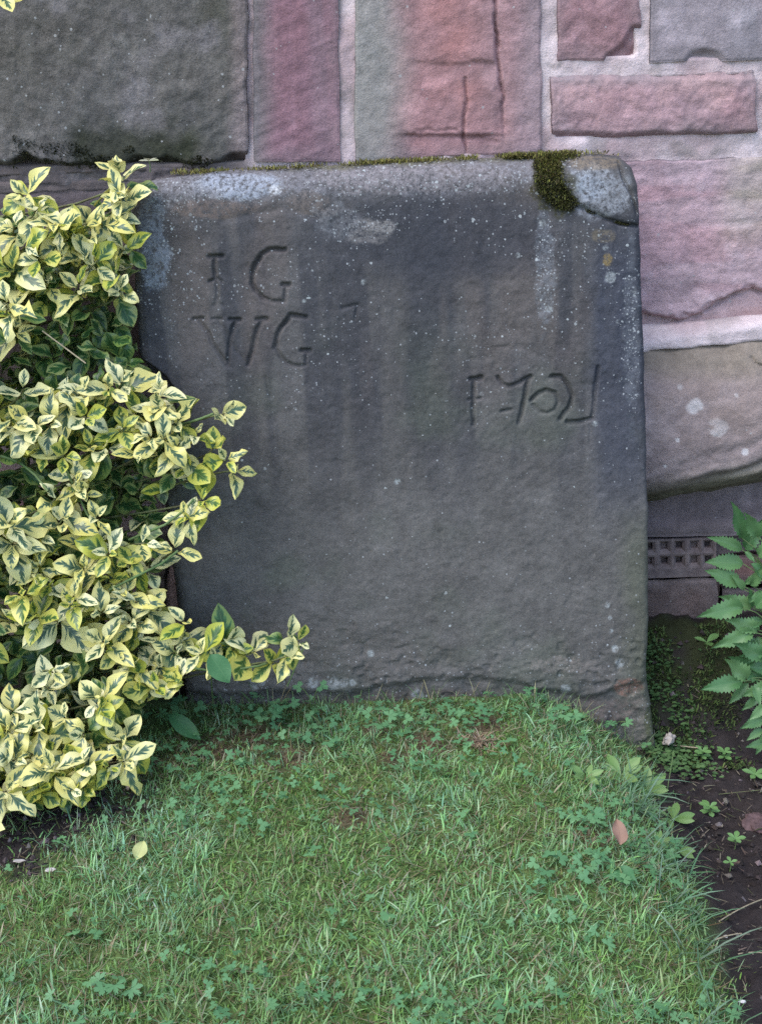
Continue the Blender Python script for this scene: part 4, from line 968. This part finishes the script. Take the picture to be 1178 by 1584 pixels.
def lobed_leaf(name, lobes=3, rnd=0.0):
    """flat palmate leaf with toothed lobes, unit radius, stalk end at the origin"""
    n = 12 * lobes + 1; th = np.linspace(-2.35, 2.35, n)
    ph_ = np.abs(np.sin((th / 2.35 + 1) * math.pi * lobes / 2)); r = 0.34 + 0.62 * ph_ ** 0.55 + np.where(np.arange(n) % 3 == 0, -.15, .05) * ph_ + 0.08 * np.random.default_rng(int(rnd * 999)).standard_normal(n)
    X = np.sin(th) * r * .62; Y = .35 + np.cos(th) * r * .62
    rim = np.stack([X, Y, .12 * np.abs(X) - .12 * (X ** 2 + (Y - .35) ** 2)], 1)
    midr = np.stack([X * .5, .35 + (Y - .35) * .5, .10 * np.abs(X * .5)], 1); V = np.concatenate([[[0, .3, 0]], midr, rim])
    k = np.arange(n - 1); T = np.stack([np.zeros(n - 1, int), 1 + k + 1, 1 + k], 1); Q = np.stack([1 + k, 2 + k, n + 2 + k, n + 1 + k], 1)
    Q = Q[:, ::1]
    me = make_mesh(name, V, Q, T); lu = np.concatenate([[0], np.sin(th * lobes) * .5, np.sin(th * lobes)]); lt = np.concatenate([[0], np.full(n, .5), np.ones(n)])
    set_f(me, lu, 'lu'); set_f(me, lt, 'lt'); set_f(me, np.full(len(V), rnd), 'lr')
    return me, (V, Q, T, lu, lt)
LOBED = [lobed_leaf('lobed_leaf', l, random.random()) for l in (3, 3, 5, 5, 3, 4)]
for me, _ in LOBED: me.materials.append(M_butt)

def build_cover():
    """low buttercup and clover leaves through the lawn"""
    Vs, Qs, Ts, lu, lt, lr = [], [], [], [], [], []; off = 0
    x, y = lawn_points(13000); dens = sstep(.44, .60, fbm(x * 7, y * 7, 421, 3)) * .95 + .06; k = RNG.random(len(x)) < dens; x, y = x[k], y[k]
    for a, b in zip(x, y):
        _, (V, Q, T, u, t) = random.choice(LOBED); s = random.choice([random.uniform(.004, .008), random.uniform(.006, .012), random.uniform(.010, .018)])
        n = Vector((random.gauss(0, .3), random.gauss(-.15, .3), 1)); n.normalize(); th = random.uniform(0, 6.28); d = Vector((math.cos(th), math.sin(th), 0))
        M = np.array(leaf_matrix((a + 0, b, float(ground_h(a, b)) + random.uniform(.010, .026)), d, n, s))
        Vs.append(V @ M[:3, :3].T + M[:3, 3]); Qs.append(Q + off); Ts.append(T + off); off += len(V); lu.append(u); lt.append(t); lr.append(np.full(len(u), random.random()))
    me = make_mesh('lawn_weeds', np.concatenate(Vs), np.concatenate(Qs), np.concatenate(Ts)); set_f(me, np.concatenate(lu), 'lu'); set_f(me, np.concatenate(lt), 'lt'); set_f(me, np.concatenate(lr), 'lr')
    tag(obj('lawn_weeds', me, M_butt), 'small lobed weed leaves scattered through the lawn', 'weeds', kind='stuff')
build_cover()

# single buttercup plants at the foot of the slab and on the lawn
def buttercup(px, py, size, n, label, hgt=.03, spread=.02):
    b = on_ground(px, py + hgt * 700); root = empty('buttercup_plant', tuple(b)); tag(root, label, 'plant', 'buttercup plants in the lawn')
    for k in range(n):
        th = 2 * math.pi * k / n + random.uniform(-.5, .5); h = hgt * random.uniform(.75, 1.15); r = spread * random.uniform(.5, 1.2) if n > 1 else 0
        p = b + np.array([math.cos(th) * r, math.sin(th) * r * .8 - .006, h])
        if p[0] > -.36 and p[1] > ystone(p[2]) - .012: p[1] = ystone(p[2]) - .012 - random.uniform(0, .008)
        V, Q = tube(bez(b - np.array([0, 0, .006]), b + np.array([0, 0, h * .7]), p, 5), .0008, 4); local(obj('stalk', make_mesh('stalk', V, Q), M_stalk), root)
        nrm = np.array([math.cos(th) * .3, -.45 + math.sin(th) * .2, 1.0]); M = leaf_matrix(p - np.array([math.cos(th), math.sin(th), 0]) * size * .3, np.array([math.cos(th), math.sin(th) - .2, random.uniform(-.25, .15)]), nrm, size * random.uniform(.8, 1.15))
        o = obj('leaf', random.choice(LOBED)[0]); o.parent = root; o.matrix_parent_inverse = Matrix.Translation(root.location).inverted(); o.matrix_basis = M
for a in ((415, 1105, .023, 4, 'lobed buttercup leaves just right of the shrub at the slab foot', .035), (290, 1088, .024, 3, 'buttercup leaves tucked under the lowest shrub shoot', .035), (484, 1068, .021, 2, 'taller buttercup leaf standing against the dark slab foot', .05), (440, 1090, .020, 3, 'bright green buttercup leaves between two clumps by the slab', .04), (502, 1115, .018, 3, 'buttercup clump below the three pale lichen spots', .03),
          (592, 1110, .020, 4, 'buttercup clump at the middle of the slab foot', .035), (618, 1112, .018, 3, 'buttercup clump left of the dry straw tuft', .03), (684, 1120, .017, 3, 'small buttercup clump beside the reddish straw tuft', .03), (868, 1105, .020, 4, 'buttercup clump below the last figure of the date', .035), (945, 1105, .018, 3, 'pale buttercup leaf under the flaked lower right of the slab', .035),
          (500, 1140, .018, 4, 'buttercup patch in thin grass below centre left of the slab', .02), (345, 1212, .018, 3, 'buttercup leaves on worn ground right of the shrub', .02), (900, 1255, .020, 4, 'buttercup leaves above left of the fallen brown leaf', .02), (905, 1330, .019, 4, 'buttercup leaves below left of the fallen brown leaf', .02), (180, 1520, .020, 5, 'bluish buttercup patch in the lower left lawn', .02), (850, 1330, .018, 4, 'buttercup leaves in the right middle of the lawn', .02),
          (230, 1100, .02, 3, 'shaded buttercup leaves below the shrub beside the slab', .03)): buttercup(*a)

# broad pale leaves by the slab's right corner, dock leaves, ferny weed
M_broad = plain_leaf_material('broad_leaf', (0.14, 0.26, 0.075), (0.20, 0.31, 0.10), (0.24, 0.33, 0.14), .45)
M_dock = plain_leaf_material('dock_leaf', (0.05, 0.16, 0.065), (0.06, 0.17, 0.06), (0.12, 0.24, 0.10), .5)
BROAD = leaf_mesh('broad_leaf', .34, 8, 5, .3, .5, 'obovate')[0]; BROAD.materials.append(M_broad)
DOCK = leaf_mesh('dock_leaf', .58, 8, 5, .25, .3, 'ovate', wavy=.8)[0]; DOCK.materials.append(M_dock)
def put_leaf(root, me, p, d, n, L, ws=1.0, name='leaf'):
    o = obj(name, me); o.parent = root; o.matrix_parent_inverse = Matrix.Translation(root.location).inverted(); o.matrix_basis = leaf_matrix(p, d, n, L, ws); return o
def broad_plant(px, py, n, L, label, mesh=BROAD, cat='plant', up_=.8):
    b = on_ground(px, py); root = empty('broadleaf_weed', tuple(b)); tag(root, label, cat, 'broadleaf weeds along the lawn edge')
    for k in range(n):
        th = 2 * math.pi * k / n + random.uniform(-.4, .4); d = np.array([math.cos(th), math.sin(th) - .35, up_ * random.uniform(.6, 1.3)])
        if b[1] > -.05 and b[0] < .43: d[1] = -abs(d[1]) - .2
        put_leaf(root, mesh, b + np.array([0, 0, .003]), d, np.array([-math.cos(th) * .3, -.7, .7]), L * random.uniform(.75, 1.2))
broad_plant(960, 1205, 8, .038, 'pale broad leaf rosette at the lower right corner of the gravestone')
broad_plant(1000, 1225, 8, .034, 'yellowish broad leaf rosette on the turf edge below the gravestone corner')
broad_plant(905, 1205, 5, .030, 'small pale broad leaf weed left of the corner rosette')
broad_plant(1040, 1270, 7, .036, 'broad leaf weed spreading over the bed edge above the fallen brown leaf', up_=.4)
broad_plant(1010, 1310, 9, .024, 'low bright weed right of the fallen brown leaf', up_=.5)
broad_plant(1045, 1315, 6, .028, 'low weed at the turf edge nearest the small bed seedling', up_=.35)
def one_leaf(name, px, py, y, d, n, L, label, mesh, ws=1.0, cat='leaf'):
    p = on_ground(px, py) if y is None else at_y(px, py, y); me = mesh
    o = obj(name, me.copy()); o.matrix_world = leaf_matrix(p, d, n, L, ws); tag(o, label, cat); return o
def stalked(name, base_px, tip_px, y, L, label, ws=1.0, dirv=(.3, -.4, .3)):
    b = on_ground(*base_px); root = empty(name, tuple(b)); tag(root, label, 'plant')
    p = at_y(tip_px[0], tip_px[1], y); V, Q = tube(bez(b - np.array([0, 0, .006]), (b + p) / 2 + np.array([0, 0, .03]), p, 6), .0012, 5); local(obj('stalk', make_mesh('stalk', V, Q), M_stalk), root)
    put_leaf(root, DOCK, p, np.array(dirv), np.array([0, -.7, .7]), L, ws)
stalked('dock_plant', (330, 1100), (325, 1012), -.175, .050, 'plain green dock leaf lying over the cream shrub leaves', 1.15, (.45, -.4, -.55))
stalked('dock_plant', (270, 1120), (262, 1105), -.10, .065, 'dark green strap leaf in the shade beside the shrub', .7, (.5, -.35, -.25))
stalked('dock_plant', (965, 1372), (952, 1345), on_ground(952, 1360)[1], .032, 'single round green leaf below the fallen brown leaf', 1.25, (.5, -.8, .15))

# ------------------------------------------------------------------ serrated perennial in the bed
def build_serrated():
    SER = []
    for k in range(5):
        m_ = leaf_mesh('serrated_leaf', random.uniform(.34, .44), 45, 7, random.uniform(.2, .6), random.uniform(.2, .9), 'lance', serr=.42, teeth=random.choice([9, 10, 12]), wavy=random.uniform(.3, 1.2))[0]; m_.materials.append(M_serr); SER.append(m_)
    b = on_ground(1190, 1130); b = np.array([b[0], .06, float(ground_h(b[0], .06))]); root = empty('serrated_leaf_plant', tuple(b))
    tag(root, 'leafy plant with pointed saw toothed leaves in the bed at the right', 'plant')
    LV = """1146,832,1146,790 1146,850,1108,830 1151,849,1180,806 1148,872,1097,867 1143,904,1098,882 1150,912,1138,892 1148,940,1092,946 1162,940,1120,922 1163,938,1162,914 1164,978,1112,996 1172,975,1132,958 1180,1018,1147,996 1175,1048,1138,1018 1154,1050,1130,1022 1148,1054,1089,1064 1156,1056,1130,1088 1151,853,1167,868 1160,905,1182,880 1168,940,1200,905 1170,985,1180,1020 1165,1060,1176,1090 1178,1128,1158,1142 1182,1150,1162,1152 1172,860,1200,830 1165,1010,1195,1040 1180,930,1215,960 1190,1060,1150,1075 1160,872,1190,895 1185,985,1225,1000 1190,850,1230,860 1185,1090,1160,1112 1178,890,1150,902 1178,960,1145,968 1172,1000,1140,985 1185,1035,1160,1030 1176,1075,1148,1098 1184,1110,1152,1122 1170,830,1160,800 1190,1130,1170,1165 1182,1010,1150,1012 1178,915,1160,930 1188,870,1172,850""".split()
    hubs = []
    for s in LV:
        bx, by, tx, ty = map(float, s.split(',')); y = float(np.interp(by, [800, 1000, 1150], [.11, .05, -.02])) + random.uniform(-.015, .015)
        p = at_y(bx, by, y); q = at_y(tx, ty, y - random.uniform(.008, .03)); d = q - p
        put_leaf(root, random.choice(SER), p, d, np.array([random.uniform(-.2, .2), -.75, .65]), float(np.linalg.norm(d)) * 1.06, random.uniform(.9, 1.15)); hubs.append(p)
    for i in range(0, len(hubs)):
        p = hubs[i]; V, Q = tube(bez(p, p * .5 + b * .5 + np.array([.05, .01, .02 + .3 * abs(p[2] - b[2])]), b + np.array([random.uniform(-.01, .01), random.uniform(-.01, .01), -.01]), 8), np.linspace(.0009, .002, 8), 5); local(obj('stem', make_mesh('stem', V, Q), M_stalk), root)
build_serrated()

# ------------------------------------------------------------------ seedlings in the bed
SEED = leaf_mesh('seedling_leaf', .50, 6, 5, .2, .25, 'obovate')[0]; SEED.materials.append(M_seed)
M_pale = plain_leaf_material('pale_sprig_leaf', (0.55, 0.53, 0.40), (0.40, 0.42, 0.25), (0.3, 0.3, .2))
PALE = leaf_mesh('pale_leaf', .5, 6, 5, .2, .2, 'obovate')[0]; PALE.materials.append(M_pale)
def seedling(px, py, n, L, h, label, mesh=SEED, base=None):
    b = on_ground(px, py) if base is None else base; root = empty('seedling', tuple(b)); tag(root, label, 'seedling', 'seedlings in the bed')
    V, Q = tube([b - np.array([0, 0, .004]), b + np.array([.001, 0, h * .5]), b + np.array([0, 0, h])], .0009, 5); local(obj('stem', make_mesh('stem', V, Q), M_stalk), root)
    ph = random.uniform(0, 6.28)
    for k in range(n):
        th = ph + k * 2 * math.pi / min(n, 5) * (1.0 if n < 7 else 1.13); lv = k // 5
        d = np.array([math.cos(th), math.sin(th), .25 - .1 * lv + random.uniform(-.1, .2)])
        put_leaf(root, mesh, b + np.array([0, 0, h * (1 - .45 * lv)]), d, np.array([-math.cos(th) * .2, -.2, 1]), L * random.uniform(.8, 1.15))
for a in ((1084, 1178, 9, .016, .020, 'taller two tiered seedling right of the white stone'), (1119, 1178, 9, .015, .018, 'seedling just right of the two tiered one'), (1151, 1118, 5, .017, .010, 'seedling rosette under the serrated leaves'), (1166, 1206, 5, .019, .010, 'seedling at the right picture edge below the serrated plant'), (1096, 1262, 8, .018, .016, 'bright seedling above the dark bed beside the turf edge'),
          (1136, 1310, 6, .016, .014, 'seedling beside the reddish clod in the bed'), (1128, 1345, 4, .010, .012, 'tiny seedling below the reddish clod'), (1030, 1108, 6, .016, .015, 'seedling at the slab edge below the mossy patch'), (1092, 1000, 3, .028, .008, 'seedling with broad leaves by the mossy patch under the wall')): seedling(*a)
tp = on_plane(232, 262, S0 - SN * .04, SN)
seedling(0, 0, 5, .016, .012, 'tiny pale sprig rooted on the upper left corner of the gravestone', PALE, np.array(tp))

# mossy ground cover in the bed next to the slab, crumbs of soil
def build_bed():
    a = []; n = 9000; x = RNG.uniform(.40, .80, n); y = RNG.uniform(-.02, .19, n); k = (fbm(x * 16, y * 16, 441, 3) > .48 - .2 * sstep(.56, .44, x) * sstep(0, .05, y)) & (x > .425 + 0 * y) & (RNG.random(n) < sstep(.66, .5, x) + .15); x, y = x[k], y[k]; n = len(x)
    a.append(blades(np.stack([x, y, ground_h(x, y)], 1), RNG.uniform(.004, .012, n), RNG.uniform(.0018, .0034, n), RNG.uniform(0, 6.28, n), RNG.uniform(.2, 1.3, n), RNG.uniform(0, .5, n), vary([(0.07, 0.11, 0.03), (0.10, 0.14, 0.04), (0.05, 0.085, 0.025)], n, .4)))
    tag(blade_object('bed_moss', a, M_moss), 'dark green mossy cover beneath the air brick beside the slab', 'moss', kind='stuff')
    Vs, Qs, lu, lt, lr = [], [], [], [], []; pile = LeafPile(); _, data = leaf_mesh('tiny_leaf', .6, 4, 3, .2, .2, 'obovate')
    for _ in range(900):
        x = .425 + abs(random.gauss(0, .05)); y = random.uniform(-.06, .15)
        if fbm(x * 16, y * 16, 443, 2) < .42: continue
        th = random.uniform(0, 6.28); pile.add(data, leaf_matrix((x, y, float(ground_h(x, y)) + random.uniform(.003, .016)), (math.cos(th), math.sin(th), .2), (0, -.3, 1), random.uniform(.006, .012)))
    o = pile.build('creeping_weed', (plain_leaf_material('creeping_leaf', (0.06, 0.125, 0.045), (0.10, 0.18, 0.06)),)); tag(o, 'tiny leaved creeping weed in the bed along the slab edge', 'weeds', kind='stuff')
    n = 1300; x = RNG.uniform(.41, .9, n); y = RNG.uniform(-.9, .15, n); k = x > lawn_edge(y) + .01; x, y = x[k], y[k]; n = len(x)
    xs = RNG.uniform(-.8, -.3, 900); ys = RNG.uniform(-.48, -.15, 900); wk = RNG.random(900) < worn_soil(xs, ys) * .5; x = np.concatenate([x, xs[wk]]); y = np.concatenate([y, ys[wk]]); n = len(x)
    a = [blades(np.stack([x, y, ground_h(x, y) + .005], 1), RNG.uniform(.004, .022, n), RNG.uniform(.0007, .0022, n), RNG.uniform(0, 6.28, n), RNG.uniform(1.3, 1.65, n), RNG.uniform(-.3, .3, n), vary([(0.20, 0.16, 0.12), (0.11, 0.085, 0.065), (0.28, 0.24, 0.19), (0.07, 0.055, 0.045), (0.10, 0.12, 0.05)], n))]
    tag(blade_object('litter', a, M_blade), 'scattered dry straw and leaf bits lying on bare soil', 'litter', kind='stuff')
    # crumbs
    V0 = np.array([(1, 0, 0), (-1, 0, 0), (0, 1, 0), (0, -1, 0), (0, 0, 1), (0, 0, -1)], float); T0 = np.array([(0, 2, 4), (2, 1, 4), (1, 3, 4), (3, 0, 4), (2, 0, 5), (1, 2, 5), (3, 1, 5), (0, 3, 5)])
    n = 9000; x = RNG.uniform(.40, 1.3, n); y = RNG.uniform(-1.6, .18, n); k = x > lawn_edge(y) + .005; x, y = x[k], y[k]; n = len(x)
    xs = RNG.uniform(-.85, -.30, 2500); ys = RNG.uniform(-.46, -.15, 2500); wk = RNG.random(2500) < worn_soil(xs, ys); xs, ys = xs[wk], ys[wk]; x = np.concatenate([x, xs]); y = np.concatenate([y, ys]); n = len(x)
    s = .0015 + .006 * RNG.random(n) ** 4
    V = V0[None] * s[:, None, None] * RNG.uniform(.5, 1.3, (n, 6, 3)); th = RNG.uniform(0, 6.28, n)
    V = np.stack([V[..., 0] * np.cos(th)[:, None] - V[..., 1] * np.sin(th)[:, None], V[..., 0] * np.sin(th)[:, None] + V[..., 1] * np.cos(th)[:, None], V[..., 2]], -1) + np.stack([x, y, ground_h(x, y) + s * .3], 1)[:, None]
    me = make_mesh('soil_crumbs', V.reshape(-1, 3), None, (T0[None] + (np.arange(n) * 6)[:, None, None]).reshape(-1, 3), smooth=False)
    c = vary([(0.045, 0.036, 0.034), (0.03, 0.024, 0.022), (0.07, 0.056, 0.052), (0.04, 0.032, 0.03), (0.14, 0.12, 0.115), (0.04, 0.032, 0.03)], n, .3); set_col(me, np.repeat(c, 6, 0))
    tag(obj('soil_crumbs', me, rock_material('soil_crumb', .3, .6)), 'loose dark crumbs of soil on the flower bed', 'soil', kind='stuff')
build_bed()

# ------------------------------------------------------------------ loose single things
def lump(name, px, py, size, a, b, label, cat, squash=.6, seed=0):
    import bmesh
    bm = bmesh.new(); bmesh.ops.create_icosphere(bm, subdivisions=3, radius=1.0); p = on_ground(px, py)
    for v in bm.verts:
        c = v.co; k = .45 + 1.1 * float(fbm(c.x * 2.3 + c.z, c.y * 2.3 - c.z, seed, 4)); v.co = Vector((c.x * size[0] * k, c.y * size[1] * k, c.z * size[2] * k))
    me = bpy.data.meshes.new(name); bm.to_mesh(me); bm.free()
    o = obj(name, me, simple_material(name, a, b, 120, .9, .5)); o.location = (p[0], p[1], p[2] + size[2] * .45); o.rotation_euler = (0, 0, seed * 1.3); tag(o, label, cat)
lump('stone', 1033, 1146, (.013, .010, .009), (0.42, 0.38, 0.34), (0.24, 0.21, 0.18), 'pale whitish stone in the bed beside the slab corner', 'stone', seed=501)
lump('clod', 1170, 1278, (.020, .022, .009), (0.13, 0.085, 0.085), (0.07, 0.045, 0.045), 'reddish brown clod lying in the bed at the right edge', 'clod', seed=502)
lump('pebble', 1146, 1552, (.005, .004, .003), (0.6, 0.58, 0.56), (0.5, 0.48, 0.46), 'tiny white pebble in the bed at the bottom right', 'pebble', seed=503)
lump('pebble', 1122, 1452, (.0035, .003, .003), (0.5, 0.48, 0.46), (0.4, 0.38, 0.36), 'tiny pale pebble in the bed beside the overhanging grass', 'pebble', seed=504)
def dead_leaf(px, py, L, ws, d, nrm, a, b, label, lift=.012, name='fallen_leaf'):
    me = leaf_mesh(name, .58, 9, 7, .5, .7, 'ovate', wavy=1.5)[0]; me.materials.append(plain_leaf_material(name, a, b, (a[0] * .6, a[1] * .5, a[2] * .5), .7, .15))
    p = on_ground(px, py); p[2] += lift; o = obj(name, me); o.matrix_world = leaf_matrix(p, d, nrm, L, ws); tag(o, label, 'leaf')
dead_leaf(958, 1324, .036, .95, (.1, .75, .75), (.2, -.8, .5), (0.27, 0.16, 0.115), (0.32, 0.20, 0.15), 'fallen pinkish brown dead leaf on the lawn near the bed edge', .017)
dead_leaf(213, 1342, .028, 1.2, (.25, .7, .6), (.1, -.7, .6), (0.42, 0.45, 0.17), (0.45, 0.47, 0.2), 'fallen pale yellow green leaf on the lawn below the shrub')
dead_leaf(70, 1354, .015, .8, (1, .2, .2), (0, -.5, .8), (0.55, 0.5, 0.45), (0.5, 0.46, 0.42), 'small fallen whitish petal on worn ground below the shrub', .006)
dead_leaf(198, 1228, .020, .5, (.1, .3, .9), (.2, -.9, .2), (0.50, 0.36, 0.28), (0.45, 0.33, 0.27), 'small fallen pinkish petal right beside the shrub base', .006)
dead_leaf(20, 1340, .018, .6, (1, .1, .2), (0, -.4, .9), (0.45, 0.40, 0.36), (0.42, 0.38, 0.34), 'small fallen pale leaf at the left edge under the shrub', .006)
dead_leaf(1132, 1345, .02, .7, (.6, .6, .1), (0, -.3, .9), (0.13, 0.09, 0.07), (0.15, 0.1, 0.08), 'small dark dead leaf on the bed soil below the clod', .006)
dead_leaf(1060, 1080, .022, .7, (.8, -.3, .1), (0, -.4, .9), (0.22, 0.19, 0.15), (0.2, 0.17, 0.13), 'dull brown dead leaf in the bed above the white stone', .006)
def stalk(px0, px1, y0, y1, r, label, material=M_straw, name='dry_stalk', sag=0.0):
    p = at_y(px0[0], px0[1], y0) if y0 is not None else on_ground(*px0) + np.array([0, 0, .004]); q = at_y(px1[0], px1[1], y1) if y1 is not None else on_ground(*px1) + np.array([0, 0, .004])
    V, Q = tube(bez(p, (p + q) / 2 + np.array([0, 0, sag]), q, 7), r, 6); o = obj(name, make_mesh(name, V, Q), material); tag(o, label, 'stalk')
stalk((66, 512), (133, 562), -.06, -.085, .0011, 'thin dry stalk lying across the dark hollow of the shrub')
stalk((1040, 1156), (1078, 1160), None, None, .0011, 'pale twig between the white stone and the seedling')
stalk((1100, 1460), (1145, 1448), None, None, .0009, 'pale straw on the bed near the overhanging grass', sag=.004)
stalk((1110, 1430), (1178, 1395), None, None, .0009, 'thin straw on the bed running to the right picture edge', sag=.006)
stalk((1110, 1232), (1178, 1225), None, None, .0006, 'dark thin twig crossing the bed under the seedlings', M_bark)
stalk((1140, 1480), (1178, 1478), None, None, .0009, 'short straw on the bed at the lower right edge', sag=.003)
stalk((444, 1062), (474, 992), -.03, -.012, .0012, 'pale bent grass stem leaning on the slab under the longest shoot', M_stalk, 'grass_stem')
stalk((1030, 1232), (1041, 1162), None, -.04, .0007, 'tall grass stem standing at the slab corner', M_stalk, 'grass_stem')
